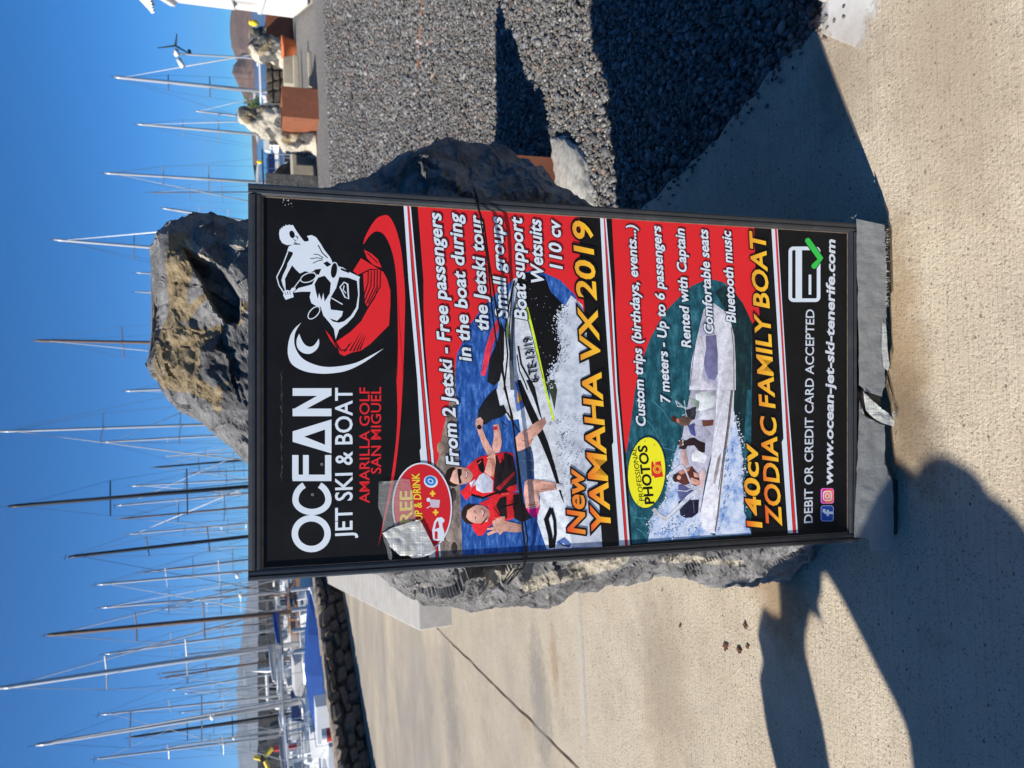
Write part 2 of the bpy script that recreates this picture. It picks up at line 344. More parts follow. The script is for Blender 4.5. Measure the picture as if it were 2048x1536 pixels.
# loose chippings: nearest ones as geometry
def scatter_stones():
    rs = np.random.RandomState(3)
    ph = (1+5**.5)/2
    V0 = np.array([(-1,ph,0),(1,ph,0),(-1,-ph,0),(1,-ph,0),(0,-1,ph),(0,1,ph),(0,-1,-ph),(0,1,-ph),(ph,0,-1),(ph,0,1),(-ph,0,-1),(-ph,0,1)]) / 1.9
    F0 = np.array([(0,11,5),(0,5,1),(0,1,7),(0,7,10),(0,10,11),(1,5,9),(5,11,4),(11,10,2),(10,7,6),(7,1,8),(3,9,4),(3,4,2),(3,2,6),(3,6,8),(3,8,9),(4,9,5),(2,4,11),(6,2,10),(8,6,7),(9,8,1)])
    pts = []
    def edge_x(y):
        return np.interp(y, [-5, -1.6, .3, 1.26, 1.39, 1.52, 1.66, 1.83, 2.0, 2.19, 2.6, 3.4, 5.2, 7.5], [2.3, 1.5, 1.10, .86, .835, .80, .76, .70, .655, .62, .5, .2, -.4, -.95])
    for (y0, y1, dens, sz) in ((.7, 3.4, 9000, .0088), (3.4, 5.5, 5600, .0100), (5.5, 9.0, 1700, .015), (9.0, 14.0, 450, .020)):
        A = (y1-y0) * (y1*.56+.3 - .3)
        nn = int(dens * (y1-y0) * (.62*y1+.8))
        y = rs.uniform(y0, y1, nn); x = rs.uniform(-.3, .62*y1+.5, nn)
        ok = (x > edge_x(y)+.006) & (x < .62*y+.45) & (x > .22*y)
        x, y = x[ok], y[ok]
        s = sz * np.exp(rs.normal(0, .30, len(x)))
        pts.append(np.stack([x, y, s], 1))
    # a few strays lying on the slab edge
    y = rs.uniform(.9, 2.4, 90); x = edge_x(y) - np.abs(rs.normal(0, .03, 90)); pts.append(np.stack([x, y, np.full(90, .006)], 1))
    P = np.concatenate(pts); k = len(P); stray = k - 90
    ax = rs.normal(size=(k, 4)); ax /= np.linalg.norm(ax, axis=1)[:, None]
    w, xx, yy, zz = ax.T
    Rm = np.stack([np.stack([1-2*(yy*yy+zz*zz), 2*(xx*yy-zz*w), 2*(xx*zz+yy*w)], 1), np.stack([2*(xx*yy+zz*w), 1-2*(xx*xx+zz*zz), 2*(yy*zz-xx*w)], 1), np.stack([2*(xx*zz-yy*w), 2*(yy*zz+xx*w), 1-2*(xx*xx+yy*yy)], 1)], 1)
    sc = rs.uniform(.55, 1.25, (k, 3)) * P[:, 2:3]
    V = V0[None] * (1 + rs.uniform(-.42, .36, (k, 12, 1)))
    V = V * sc[:, None, :]; V = np.einsum('kij,knj->kni', Rm, V); V[:, :, 2] *= .8
    zc = -.075 + rs.uniform(.0, .014, k) + P[:, 2]*.25; zc[stray:] = .004
    V += np.stack([P[:, 0], P[:, 1], zc], 1)[:, None, :]
    Fa = (F0[None] + (np.arange(k)*12)[:, None, None]).reshape(-1, 3)
    me = bpy.data.meshes.new('gravel_stones'); me.vertices.add(k*12); me.vertices.foreach_set('co', V.reshape(-1))
    me.loops.add(len(Fa)*3); me.loops.foreach_set('vertex_index', Fa.reshape(-1).astype(np.int32))
    me.polygons.add(len(Fa)); me.polygons.foreach_set('loop_start', np.arange(0, len(Fa)*3, 3, dtype=np.int32)); me.polygons.foreach_set('loop_total', np.full(len(Fa), 3, dtype=np.int32))
    me.update()
    g = np.clip(rs.lognormal(np.log(.145), .36, k), .03, .38)
    tint = np.array([(1.0, .985, .97), (1.06, .96, .88), (.93, .99, 1.06), (1.22, .88, .72), (1, 1, 1)])[rs.choice(5, k, p=[.4, .22, .22, .05, .11])]
    colr = np.ones((k, 12, 4)); colr[:, :, :3] = (g[:, None]*tint)[:, None, :]
    ca = me.color_attributes.new('Col', 'FLOAT_COLOR', 'POINT'); ca.data.foreach_set('color', colr.reshape(-1))
    o = link('gravel_stones', me, M['stones']); tag(o, 'loose grey basalt chippings covering the yard right of the slab', 'gravel', kind='stuff')
scatter_stones()

# slab joint: dark crack line from the kerb corner towards the lower left of the place
j0 = G(872, 1255); j1 = G(1165, 1545); jm = MB(); k = 40
pl_ = []; pr_ = []
for i in range(k+6):
    p = j0 + (j1-j0)*i/k; w = .0045 + .0035*noise.noise(Vector((i*.7, 0, 0))); o_ = .012*noise.noise(Vector((i*.31, 5, 0)))
    pl_.append((p[0]-w+o_, p[1], .004)); pr_.append((p[0]+w+o_, p[1], .004))
jm.add(pl_+pr_, [(i, i+1, len(pl_)+i+1, len(pl_)+i) for i in range(len(pl_)-1)])
tag(jm.build('joint_line', plain('joint_dirt', (.12, .07, .04), .95, .5, 60)), kind='structure')
# white lime patch at the slab corner
def blotch(name, poly, z, m, jag=.02, sub=6, kind='structure', par=None):
    out = []
    for i, a in enumerate(poly):
        b_ = poly[(i+1) % len(poly)]
        for s in range(sub):
            t = s/sub; out.append((a[0]+(b_[0]-a[0])*t+RNG.uniform(-jag, jag), a[1]+(b_[1]-a[1])*t+RNG.uniform(-jag, jag)))
    o = sheet(name, out, z, m); tag(o, kind=kind); return o
m, n, b = nodes_of('lime_wash_patch'); co = obj_co(n)
tr = N(n, 'BsdfTransparent'); ms = N(n, 'MixShader'); out = n.nodes['Material Output']
gd = N(n, 'TexGradient', gradient_type='SPHERICAL'); mp = N(n, 'Mapping'); c0 = G(1700, 8)
mp.inputs['Location'].default_value = (-c0[0]/.17, -c0[1]/.11, 0); mp.inputs['Scale'].default_value = (1/.17, 1/.11, 1); L(n, co, mp.inputs[0]); L(n, mp.outputs[0], gd.inputs[0])
ad = N(n, 'Math', operation='MULTIPLY_ADD', i_1=1.6, i_2=-.62); L(n, noise_t(n, co, 32, 8, .8), ad.inputs[0])
ad2 = N(n, 'Math', operation='MULTIPLY_ADD', i_1=1.5); L(n, gd.outputs[1], ad2.inputs[0]); L(n, ad.outputs[0], ad2.inputs[2])
fr = ramp(n, ad2.outputs[0], [(.5, 0.), (.85, .85)])
b.inputs['Base Color'].default_value = (.62, .62, .62, 1); b.inputs['Roughness'].default_value = .9
L(n, fr.outputs[0], ms.inputs[0]); L(n, tr.outputs[0], ms.inputs[1]); L(n, b.outputs[0], ms.inputs[2]); L(n, ms.outputs[0], out.inputs[0])
p = [G(1650, -40)[:2], G(1632, 62)[:2]+np.array([-.01,-.012]), G(1760, 110)[:2], G(1830, 40)[:2], G(1830, -60)[:2]]
blotch('lime_patch', p, .004, m, .004, 3)
def stain(cpx, rx, ry, rot, colr_, amt, k, sc=14.0):
    c = G(*cpx); m, n, b = nodes_of('slab_stain'); co = obj_co(n); out = n.nodes['Material Output']
    tr = N(n, 'BsdfTransparent'); ms = N(n, 'MixShader'); gd = N(n, 'TexGradient', gradient_type='SPHERICAL'); sub = N(n, 'VectorMath', operation='SUBTRACT'); sub.inputs[1].default_value = tuple(c)
    mp = N(n, 'Mapping', vector_type='TEXTURE'); mp.inputs['Scale'].default_value = (rx, ry, 1); mp.inputs['Rotation'].default_value = (0, 0, rot)
    L(n, co, sub.inputs[0]); L(n, sub.outputs[0], mp.inputs[0]); L(n, mp.outputs[0], gd.inputs[0])
    ns = N(n, 'Math', operation='MULTIPLY_ADD', i_1=1.5, i_2=-.75); L(n, noise_t(n, co, sc, 8, .75), ns.inputs[0]); ad = N(n, 'Math', operation='ADD'); L(n, gd.outputs[1], ad.inputs[0]); L(n, ns.outputs[0], ad.inputs[1])
    gm = N(n, 'Math', operation='MULTIPLY'); L(n, ramp(n, ad.outputs[0], [(.12, 0.), (.75, amt*.6)]).outputs[0], gm.inputs[0]); L(n, ramp(n, gd.outputs[1], [(0., 0.), (.3, 1.)]).outputs[0], gm.inputs[1])
    b.inputs['Base Color'].default_value = (*colr_, 1); b.inputs['Roughness'].default_value = .9
    L(n, gm.outputs[0], ms.inputs[0]); L(n, tr.outputs[0], ms.inputs[1]); L(n, b.outputs[0], ms.inputs[2]); L(n, ms.outputs[0], out.inputs[0])
    P = [(c[0]+rx*cos(t)*cos(rot)-ry*sin(t)*sin(rot), c[1]+rx*cos(t)*sin(rot)+ry*sin(t)*cos(rot)) for t in np.linspace(0, 2*pi, 25)[:-1]]
    sheet('slab_stain', P, .0042+k*.0004, m)
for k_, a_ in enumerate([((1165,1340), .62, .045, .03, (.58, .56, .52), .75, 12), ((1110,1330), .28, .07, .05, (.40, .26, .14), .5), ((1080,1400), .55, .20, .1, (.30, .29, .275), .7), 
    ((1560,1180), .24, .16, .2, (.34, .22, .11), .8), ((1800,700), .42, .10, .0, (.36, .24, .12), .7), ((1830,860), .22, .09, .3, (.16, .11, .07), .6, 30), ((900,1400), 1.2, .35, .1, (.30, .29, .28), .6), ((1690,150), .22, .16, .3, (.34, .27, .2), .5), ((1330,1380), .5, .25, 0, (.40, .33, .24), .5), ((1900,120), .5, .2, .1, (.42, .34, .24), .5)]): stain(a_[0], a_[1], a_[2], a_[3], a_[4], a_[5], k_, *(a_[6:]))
# brown smears (crushed leaf) on the slab
M['smear'] = plain('brown_smear', (.10, .04, .02), .9, .5, 80)
for (cx, cy, r) in ((1492, 1252, .016), (1453, 1293, .018), (1480, 1300, .014), (1497, 1293, .012), (1362, 1252, .009), (1326, 1180, .007), (1002, 1252, .008)):
    c = G(cx, cy); kk = 19
    pts = [(c[0]+r*(.25+.85*RNG.random())*cos(2*pi*i/kk)*.8, c[1]+r*(.25+.85*RNG.random())*sin(2*pi*i/kk)) for i in range(kk)]
    tag(sheet('leaf_smear', pts, .0045, M['smear'] if cx > 1400 else M['mortar']), kind='structure')

# hills
def ridge(name, prof, Y, depth, m, base=-2.0):
    V = []; Fc = []; nb = 9
    pts = []
    for (a, b_) in zip(prof[:-1], prof[1:]):
        for i in range(10):
            t = i/10; pts.append((a[0]+(b_[0]-a[0])*t, a[1]+(b_[1]-a[1])*t))
    pts.append(prof[-1])
    for i, (x, y) in enumerate(pts):
        top = DY(x, y, Y)
        for j in range(nb):
            s = j/(nb-1); z = base + (top[2]-base)*sin(s*pi/2)**.8
            yy = Y - depth*(1-s); xx = top[0]*(yy/Y)
            h = .12*(top[2]-base)*noise.noise(Vector((xx/60, yy/60, 0)))*s*(1-s)*4
            V.append((xx, yy, z+h+ (noise.noise(Vector((xx/25., yy/25., 3)))*.03*(top[2]-base) if 0 < j else 0)))
        V.append((top[0], Y+depth*.7, base))
    nb += 1
    for i in range(len(pts)-1):
        for j in range(nb-1): Fc.append((i*nb+j, (i+1)*nb+j, (i+1)*nb+j+1, i*nb+j+1))
    mb = MB(); mb.add(V, Fc); o = mb.build(name, m, smooth=True); tag(o, kind='structure'); return o
ridge('hills', [(506, 330), (502, 240), (497, 205), (490, 183), (478, 165), (465, 147), (468, 132), (477, 120), (484, 105)], 1100, 260, M['hill'])
ridge('hills', [(490, 112), (478, 99), (464, 97), (462, 80), (461, 50), (463, 20), (461, -60), (452, -240), (470, -600)], 1500, 400, M['hill'])
ridge('hills', [(535, 2300), (510, 1900), (484, 1600), (476, 1520), (474, 1400), (477, 1340), (484, 1270), (496, 1180), (503, 1040), (506, 900), (508, 700), (509, 500)], 5200, 900, M['hillfar'])
# breakwater
bw = MB(); rr = random.Random(5)
for i in range(90):
    y = 1900 - i*16.5; a = DY(517, y, 210); x = a[0]
    h0 = DY(517.5+rr.uniform(-.8, .8)+max(0, (1100-y)*.012), y, 210)[2]
    bw.box((x-2.2, 210, -2.2), (x+2.2, 218, h0), jit=.25, rnd=rr)
    bw.box((x-2.4, 205, -2.2), (x+2.4, 211, h0*.55), jit=.7, rnd=rr)
tag(bw.build('breakwater', M['mole']), kind='structure')

# ------------------------------------------------------------------ the boulder behind the board
def inpoly(x, y, P):
    c = False; j = len(P)-1
    for i in range(len(P)):
        if (P[i][1] > y) != (P[j][1] > y) and x < (P[j][0]-P[i][0])*(y-P[i][1])/(P[j][1]-P[i][1]) + P[i][0]: c = not c
        j = i
    return c
def pdist(x, y, P):
    d = 1e9
    for i in range(len(P)):
        ax, ay = P[i]; bx, by = P[(i+1) % len(P)]; dx, dy = bx-ax, by-ay
        t = max(0, min(1, ((x-ax)*dx+(y-ay)*dy)/(dx*dx+dy*dy+1e-9))); d = min(d, math.hypot(x-ax-t*dx, y-ay-t*dy))
    return d if inpoly(x, y, P) else -d
def Z(o, s, pts): return [(o[0]+a*s, o[1]+b*s) for a, b in pts]
RY = 1.75
left_px = [(305,752),(312,785),(330,812),(362,835),(400,856),(440,880),(470,906),(500,932),(540,990),(600,1050),(680,1110),(760,1152),(800,1183),(835,1205),(870,1212),(960,1211),(1010,1209),(1060,1204),(1130,1172),(1180,1160),(1240,1146),(1300,1148),(1400,1152),(1500,1150),(1580,1135),(1640,1118),(1690,1098)]
right_px = [(303,700),(306,660),(309,600),(311,540),(312,500),(318,470),(332,457),(352,448),(380,441),(420,437),(460,433),(500,428),(560,402),(620,372),(645,361),(700,345),(740,331),(800,302),(835,288),(870,281),(915,277),(960,277),(990,286),(1010,297),(1060,331),(1100,355),(1150,388),(1250,440),(1400,480),(1650,500)]
Lz = sorted([(DY(x, y, RY)[2], DY(x, y, RY)[0]) for x, y in left_px]); Rz = sorted([(DY(x, y, RY)[2], DY(x, y, RY)[0]) for x, y in right_px])
Rz = [(z, x-.028-.05*max(0, min(1, (.85-z)/.25))) for z, x in Rz]; Lz = [(z, x+.012) for z, x in Lz]
ztop = min(Lz[-1][0], Rz[-1][0]) + .004
TAN = [Z((280,400), .2604, q) for q in (
 [(250,270),(330,240),(360,300),(400,330),(360,400),(390,500),(410,560),(380,640),(360,700),(370,790),(330,880),(300,950),(360,960),(420,980),(520,990),(620,940),(660,990),(560,1060),(480,1110),(460,1200),(460,1350),(540,1440),(620,1480),(640,1540),(560,1560),(480,1500),(380,1480),(260,1470),(130,1400),(100,1250),(120,1120),(160,1000),(210,900),(220,750),(210,600),(195,480),(220,350)],
 [(700,990),(760,900),(760,780),(830,780),(850,830),(780,860),(790,940),(720,1000)],
 [(320,940),(300,900),(400,790),(480,710),(520,720),(520,770),(440,830),(400,900),(350,960)])] + [Z((280,760), .2604, q) for q in (
 [(110,0),(500,0),(560,60),(640,20),(690,20),(620,120),(630,230),(590,260),(550,210),(530,160),(430,120),(320,60),(200,70)],)]
WHI = [Z((280,400), .2604, [(340,300),(400,290),(450,360),(500,420),(560,440),(540,470),(440,440),(360,400)]), Z((280,400), .2604, [(690,300),(830,320),(830,380),(720,370)]),
       Z((1000,1080), .297, [(180,270),(350,210),(560,150),(740,130),(870,95),(860,150),(800,190),(740,205),(560,250),(380,300),(200,350),(120,330)]),
       Z((1000,1080), .297, [(1080,110),(1260,100),(1500,130),(1640,140),(1640,190),(1500,170),(1250,150),(1090,150)]),
       [(960,1150),(1000,1130),(1060,1142),(1010,1160),(975,1178)]]
CAV = [(372,500),(392,512),(412,522),(440,538),(465,568),(479,590),(476,640),(455,642),(432,618),(418,590),(404,560),(388,530),(376,512)]
def build_boulder():
    nz, na = 330, 460
    V = []; colr = []
    zb = -.1
    def ext(tab, z): return float(np.interp(z, [a for a, _ in tab], [b for _, b in tab]))
    for i in range(nz+1):
        t = i/nz; z = zb + (ztop-zb)*(1-(1-t)**1.25)
        xl, xr = ext(Lz, z), ext(Rz, z)
        if z > Lz[-1][0]: xl = Lz[-1][1]
        cap = sqrt(max(0, 1-max(0, (z-(ztop-.13))/.13)**2))         # rounds the top
        xm = (xl+xr)/2; hw = (xr-xl)/2
        if z > ztop - .05: hw *= (.35+.65*sqrt(max(0, (ztop-z)/.05)))
        fr = (.27 + .07*sin(z*2.4) + .20*max(0, 1-z/.7)) * (.25+.75*cap); bk = (.47 + .10*cos(z*1.7+.5)) * (.3+.7*cap)
        if z < .5: fr *= .8 + .4*z
        for k in range(na):
            w = 2*pi*k/na; c, s = cos(w), sin(w); e = .72
            x = xm + hw*math.copysign(abs(c)**e, c)
            d = bk if s > 0 else fr
            y = RY + d*math.copysign(abs(s)**e, s)
            n_ = Vector((c/hw if hw > .01 else 0, s/d, .0)).normalized() if hw > .01 else Vector((0, 0, 1))
            p = Vector((x, y, z))
            f1 = noise.fractal(p*3.2+Vector((7, 1, 3)), 1.0, 2.1, 4)
            cell = noise.cell_vector(p*4.2) ; f2 = noise.ridged_multi_fractal(p*7+Vector((1, 2, 3)), .9, 2.2, 4, 1.0, 2.0) if True else 0
            f3 = noise.fractal(p*24, .9, 2.1, 3)
            side = abs(n_.y)                                       # full relief on front and back, calmer on the outline
            disp = f1*(.012+.05*side) + (f2-1.0)*(.006+.018*side) + f3*(.004+.005*side)
            # broken facets: every cell is a tilted plane with a cliff at its edge
            for sc_, am in ((4.2, .26), (9.5, .26), (21., .22)):
                qv = (p + Vector((0, 0, .04*f1)))*sc_; pt_ = noise.voronoi(qv)[1][0]; rd = noise.cell_vector(pt_*57.3) - Vector((.5, .5, .5))
                disp += am*(.25+.75*side)*(qv-pt_).dot(rd)/sc_
            # stepped, chiselled planes
            st = noise.noise(Vector((x*3.3, y*3.3, z*5.5)) + Vector((9, 9, 9))); disp += .045*side*(round(st*4)/4)*.5
            p = p + Vector((n_.x, n_.y, .15))*disp
            r = g = 0.
            if s < .35:
                X, Y_ = px_of(p)
                cv = pdist(X, Y_, CAV)
                if s < 0 and cv > -6:
                    a = min(1, (cv+6)/11); a = a*a*(3-2*a); p.y += .085*a
                r = .5 + .5*max(-1, min(1, max(pdist(X, Y_, T) for T in TAN)/9)); g = .5 + .5*max(-1, min(1, max(pdist(X, Y_, T) for T in WHI)/8))
                if cv > -3: r = min(r, .1)
            elif z > ztop-.25: r = .8
            V.append(p); colr += [max(0, r), max(0, g), 0, 1]
    mb = MB(); Fc = []
    for i in range(nz):
        for k in range(na):
            k2 = (k+1) % na; Fc.append((i*na+k, i*na+k2, (i+1)*na+k2, (i+1)*na+k))
    Fc.append(tuple(nz*na+k for k in range(na)))
    me = bpy.data.meshes.new('boulder'); me.from_pydata(V, [], Fc); me.polygons.foreach_set('use_smooth', [False]*len(Fc)); me.update()
    ca = me.color_attributes.new('Col', 'FLOAT_COLOR', 'POINT'); ca.data.foreach_set('color', colr)
    return link('boulder', me, M['basalt'])
tag(build_boulder(), 'tall dark basalt boulder with tan lichen crust standing behind the advertising board', 'boulder')

def rock(name, cx, cy, z0, sx, sy, sz, seed, m, tanp=.3, whp=.3, n=36, lean=0, taper=.45, cat='boulder', label=None, group=None):
    V = []; colr = []; nz = n//2
    for i in range(nz+1):
        t = i/nz; zz = t*sz; pr = (1-taper*t**1.6)*sqrt(max(0, 1-max(0, (t-.72)/.28)**2.2))+.001
        for k in range(n):
            w = 2*pi*k/n; p = Vector((cos(w)*sx/2*pr+lean*t, sin(w)*sy/2*pr, zz))
            q = p*1.0+Vector((seed*3.1, seed, seed*.7))
            d = noise.fractal(q*1.6/max(sx, .3), 1, 2.1, 4)*.18*sx + .08*sx*round(noise.noise(q*3/max(sx, .3))*3)/3 + noise.fractal(q*9/max(sx, .3), .9, 2.1, 3)*.04*sx
            p += Vector((cos(w), sin(w), .2))*d
            V.append(p)
            tn = 1.6*noise.noise(q*2.2+Vector((20, 0, 0)))+tanp-.35; wn = 1.8*noise.noise(q*4.1+Vector((0, 30, 0)))+whp-.30
            colr += [max(0, min(1, .5+tn)), max(0, min(1, .5+wn)), 0, 1]
    Fc = [(i*n+k, i*n+(k+1) % n, (i+1)*n+(k+1) % n, (i+1)*n+k) for i in range(nz) for k in range(n)] + [tuple(nz*n+k for k in range(n))]
    me = bpy.data.meshes.new(name); me.from_pydata(V, [], Fc); me.polygons.foreach_set('use_smooth', [True]*len(Fc)); me.update()
    ca = me.color_attributes.new('Col', 'FLOAT_COLOR', 'POINT'); ca.data.foreach_set('color', colr)
    o = link(name, me, m, loc=(cx, cy, z0)); return tag(o, label, cat, group)
GZ = -.075
# the next rusty box and stone, just behind the boulder; both throw the pointed shadow on the chippings
def steel_box(cx, cy, w, d, h, label, z0=GZ, rz=0):
    e = empty('steel_planter_box', (cx, cy, z0), label, 'planter box', 'rust brown steel boxes in the row of stones', rz)
    t = .02
    for lo, hi in (((-w/2, -d/2, 0), (w/2, -d/2+t, h)), ((-w/2, d/2-t, 0), (w/2, d/2, h)), ((-w/2, -d/2+t, 0), (-w/2+t, d/2-t, h)), ((w/2-t, -d/2+t, 0), (w/2, d/2-t, h))):
        MB().box(lo, hi).build('side_panel', M['rust'], e)
    MB().box((-w/2+t, -d/2+t, h-.12), (w/2-t, d/2-t, h-.05)).build('soil', M['mortar'], e)
    return e
bx = G(1120, 312, GZ)
steel_box(bx[0]-.33, bx[1]+.36, .66, .66, .34, 'rust brown steel box half hidden behind the lower right of the tall boulder')
rock('boulder', bx[0]-.22, bx[1]+.34, GZ+.27, .50, .72, .74, 12, M['basalt'], label='boulder set in the nearest steel box, hidden behind the tall boulder', taper=.86)
# whitewashed kerbstone at the foot of the boulder's right side
wk = MB(); a = G(1180, 398, 0); kb = []
def px_rock(name, quad, z0, h, m, label, cat, seed):
    P = [G(x, y, z0) for x, y in quad]; n = 40; V = []; rings = 7
    bm = bmesh.new()
    c = sum(P)/len(P)
    for i in range(rings+1):
        t = i/rings; s = 1 - .22*max(0, t-.4)**1.2
        for k in range(n):
            u = k/n*len(P); i0 = int(u) % len(P); f = u-int(u); p = P[i0]*(1-f)+P[(i0+1) % len(P)]*f
            q = c+(p-c)*s; q = np.array([q[0], q[1], z0+h*t]); nn = noise.fractal(Vector(q)*26+Vector((seed, 0, 0)), 1, 2, 4)*.022
            d = (q-c)/np.linalg.norm(q-c); V.append((q[0]+d[0]*nn, q[1]+d[1]*nn, q[2]+nn*.4))
    mb = MB(); mb.add(V, [(i*n+k, i*n+(k+1) % n, (i+1)*n+(k+1) % n, (i+1)*n+k) for i in range(rings) for k in range(n)] + [tuple(rings*n+k for k in range(n))])
    return tag(mb.build(name, m, smooth=True), label, cat)
px_rock('kerbstone', [(1116,276),(1136,270),(1168,296),(1184,330),(1192,372),(1200,420),(1160,430),(1128,380),(1120,320)], GZ, .05, M['whitewash'], 'whitewashed rough kerbstone between chippings and boulder foot', 'kerbstone', 4)
px_rock('kerbstone', [(1655,-2),(1672,6),(1690,-4),(1690,-60),(1650,-60)], GZ, .10, M['whitewash'], 'small pale stone at the slab corner by the dark chippings', 'stone', 9)

# ------------------------------------------------------------------ kerb block on the left, receding
kz = .255; k0 = G(904, 1252); k1 = G(690, 1167); kd = (k1-k0)[:2]; kl = np.linalg.norm(kd); kd /= kl; kn = np.array([kd[1], -kd[0]])
kb = MB(); A = k0[:2]; B = A+kd*(kl+1.5); A2 = A+np.array([.75, .0]); B2 = B+np.array([.75, .0])
kb.add([(A[0], A[1], -.05), (A2[0], A2[1], -.05), (B2[0], B2[1], -.05), (B[0], B[1], -.05), (A[0], A[1], kz), (A2[0], A2[1], kz), (B2[0], B2[1], kz), (B[0], B[1], kz)],
       [(0,3,2,1),(4,5,6,7),(0,1,5,4),(1,2,6,5),(2,3,7,6),(3,0,4,7)])
tag(kb.build('kerb_block', M['kerb'], bevel=.012), 'long pale concrete kerb block running back from behind the boulder', 'kerb')

# ------------------------------------------------------------------ low dry-stone wall on the left
wl = empty('stone_wall', (walln[0], walln[1], 0), 'low dark dry stone wall with pale capping between path and harbour', 'wall')
ang = atan2(wd[1], wd[0]); wl.rotation_euler = (0, 0, ang)
WH = .44
MB().box((-6, .05, -.3), (8.6, .36, WH-.06)).build('wall_core', M['mortar'], wl)
rw = random.Random(11); proto = []
for s in range(10):
    bm = bmesh.new(); bmesh.ops.create_icosphere(bm, subdivisions=1, radius=1)
    for v in bm.verts:
        q = v.co; q = Vector([math.copysign(abs(c)**.55, c) for c in q]); v.co = q*(.5+rw.uniform(-.11, .08))
    me = bpy.data.meshes.new('wall_stone'); bm.to_mesh(me); bm.free(); me.materials.append(M['wallstone']); proto.append(me)
z = -.02
for row in range(3):
    hh = [.17, .15, .13][row]; x = -5.8 + rw.uniform(0, .3)
    while x < 8.4:
        w = rw.uniform(.14, .5); 
        o = bpy.data.objects.new('wall_stone', rw.choice(proto)); COL.objects.link(o); o.parent = wl
        o.location = (x+w/2, .03+rw.uniform(-.05, .03), z+hh/2+rw.uniform(-.03, .03)); o.scale = (w*1.02, .24, hh*1.08*rw.uniform(.8, 1.35)); o.rotation_euler = (rw.uniform(-.1, .1), rw.uniform(-.25, .25), rw.uniform(-.06, .06))
        x += w
    z += hh
x = -5.8
while x < 8.4:
    w = rw.uniform(.2, .4); o = bpy.data.objects.new('capping_stone', proto[0].copy() if False else rw.choice(proto)); COL.objects.link(o); o.parent = wl
    o.location = (x+w/2, .20, WH+rw.uniform(-.01, .02)); o.scale = (w*1.03, .50, .12); o.rotation_euler = (0, rw.uniform(-.05, .05), rw.uniform(-.08, .08))
    o.data = o.data; x += w
capm = [p.copy() for p in proto]
for q in capm: q.materials.clear(); q.materials.append(M['wallcap'])
for o in wl.children:
    if o.name.startswith('capping_stone'): o.data = rw.choice(capm)

# ------------------------------------------------------------------ right: row of boxes, stones, slabs, kiosk
E_ = G(632, 240, GZ)
steel_box(6.30, 16.75, .66, 1.2, .76, 'rust brown steel box under the pale pointed stone, right of the board')
def slabbox(name, lo, hi, label, cat='bench', m=None, rz=0, group=None, bev=.02):
    c = ((lo[0]+hi[0])/2, (lo[1]+hi[1])/2); o = MB().box((lo[0]-c[0], lo[1]-c[1], lo[2]), (hi[0]-c[0], hi[1]-c[1], hi[2])).build(name, m or M['slab'], bevel=bev); o.location = (c[0], c[1], 0); o.rotation_euler[2] = rz
    return tag(o, label, cat, group)
p = DY(560, 285, 17.6); rock('boulder', 6.20, 17.8, GZ, 1.10, .8, 1.68, 3, M['basalt_far'], -.15, .02, 56, lean=.32, taper=.80, label='pointed pale boulder leaning behind the brown box, right of the board')
rock('boulder', 5.85, 17.25, GZ, .75, .6, .85, 8, M['basalt_far'], .0, .35, 40, taper=.3, label='low lichen white boulder at the foot of the pointed one')
slabbox('concrete_block', (5.25, 18.2, GZ), (6.5, 19.2, GZ+.50), 'pale concrete block behind the two boulders right of the board', 'concrete block')
slabbox('concrete_block', (4.62, 17.0, GZ), (4.98, 17.9, GZ+1.15), 'upright grey stone slab beside the top right corner of the board', 'stone slab', M['basalt_far'])
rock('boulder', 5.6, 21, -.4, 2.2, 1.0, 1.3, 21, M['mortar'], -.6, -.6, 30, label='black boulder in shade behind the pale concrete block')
# dark retaining wall and slabs further right
dw = empty('retaining_wall', (9.6, 24.6, GZ), 'dark rubble wall behind the pale slabs on the far side of the chippings', 'wall')
MB().box((-1.3, 0, 0), (1.9, .5, .88)).build('wall_core', M['mortar'], dw)
for r_ in range(4):
    x = -1.3
    while x < 1.8:
        w = rw.uniform(.25, .5); o = bpy.data.objects.new('wall_stone', rw.choice(proto)); COL.objects.link(o); o.parent = dw
        o.location = (x+w/2, 0, .13+r_*.23); o.scale = (w, .2, .25); x += w
slabbox('concrete_bench', (9.95, 24.0, GZ), (10.95, 24.9, GZ+.38), 'pale concrete bench in front of the dark rubble wall', 'bench', group='pale slabs at the far edge')
slabbox('concrete_bench', (8.15, 20.9, GZ+.10), (9.5, 21.2, GZ+.24), 'thin pale plank bench nearest to the chippings', 'bench', group='pale slabs at the far edge')
slabbox('concrete_bench', (7.3, 17.6, GZ), (8.1, 17.8, GZ+.08), 'low pale slab edge lying right of the brown box', 'bench', group='pale slabs at the far edge')
rock('boulder', 11.15, 24.6, GZ+.2, 1.0, .9, 1.25, 5, M['basalt_far'], .0, .15, 40, lean=.1, taper=.5, label='white flecked boulder above the orange plant pot')
steel_box(12.15, 25.2, .9, 1.0, .85, 'rust brown steel box beside the orange plant pot')
rock('boulder', 12.1, 25.6, GZ+.75, .9, .7, .65, 6, M['basalt_far'], -.4, -.2, 30, label='dark grey boulder on the far brown box near the kiosk')
# orange pot
pp = G(592, 96, GZ); pr = MB(); prof = [(.20, 0), (.22, .02), (.29, .36), (.33, .36), (.34, .44), (.30, .44), (.28, .38), (.2, .1)]
pr.loft([[(r*cos(2*pi*k/24), r*sin(2*pi*k/24), zz) for k in range(24)] for r, zz in prof])
tag(pr.build('plant_pot', M['terracotta'], smooth=True, loc=(pp[0], pp[1], GZ)), 'orange terracotta pot on the chippings below the white flecked boulder', 'plant pot')
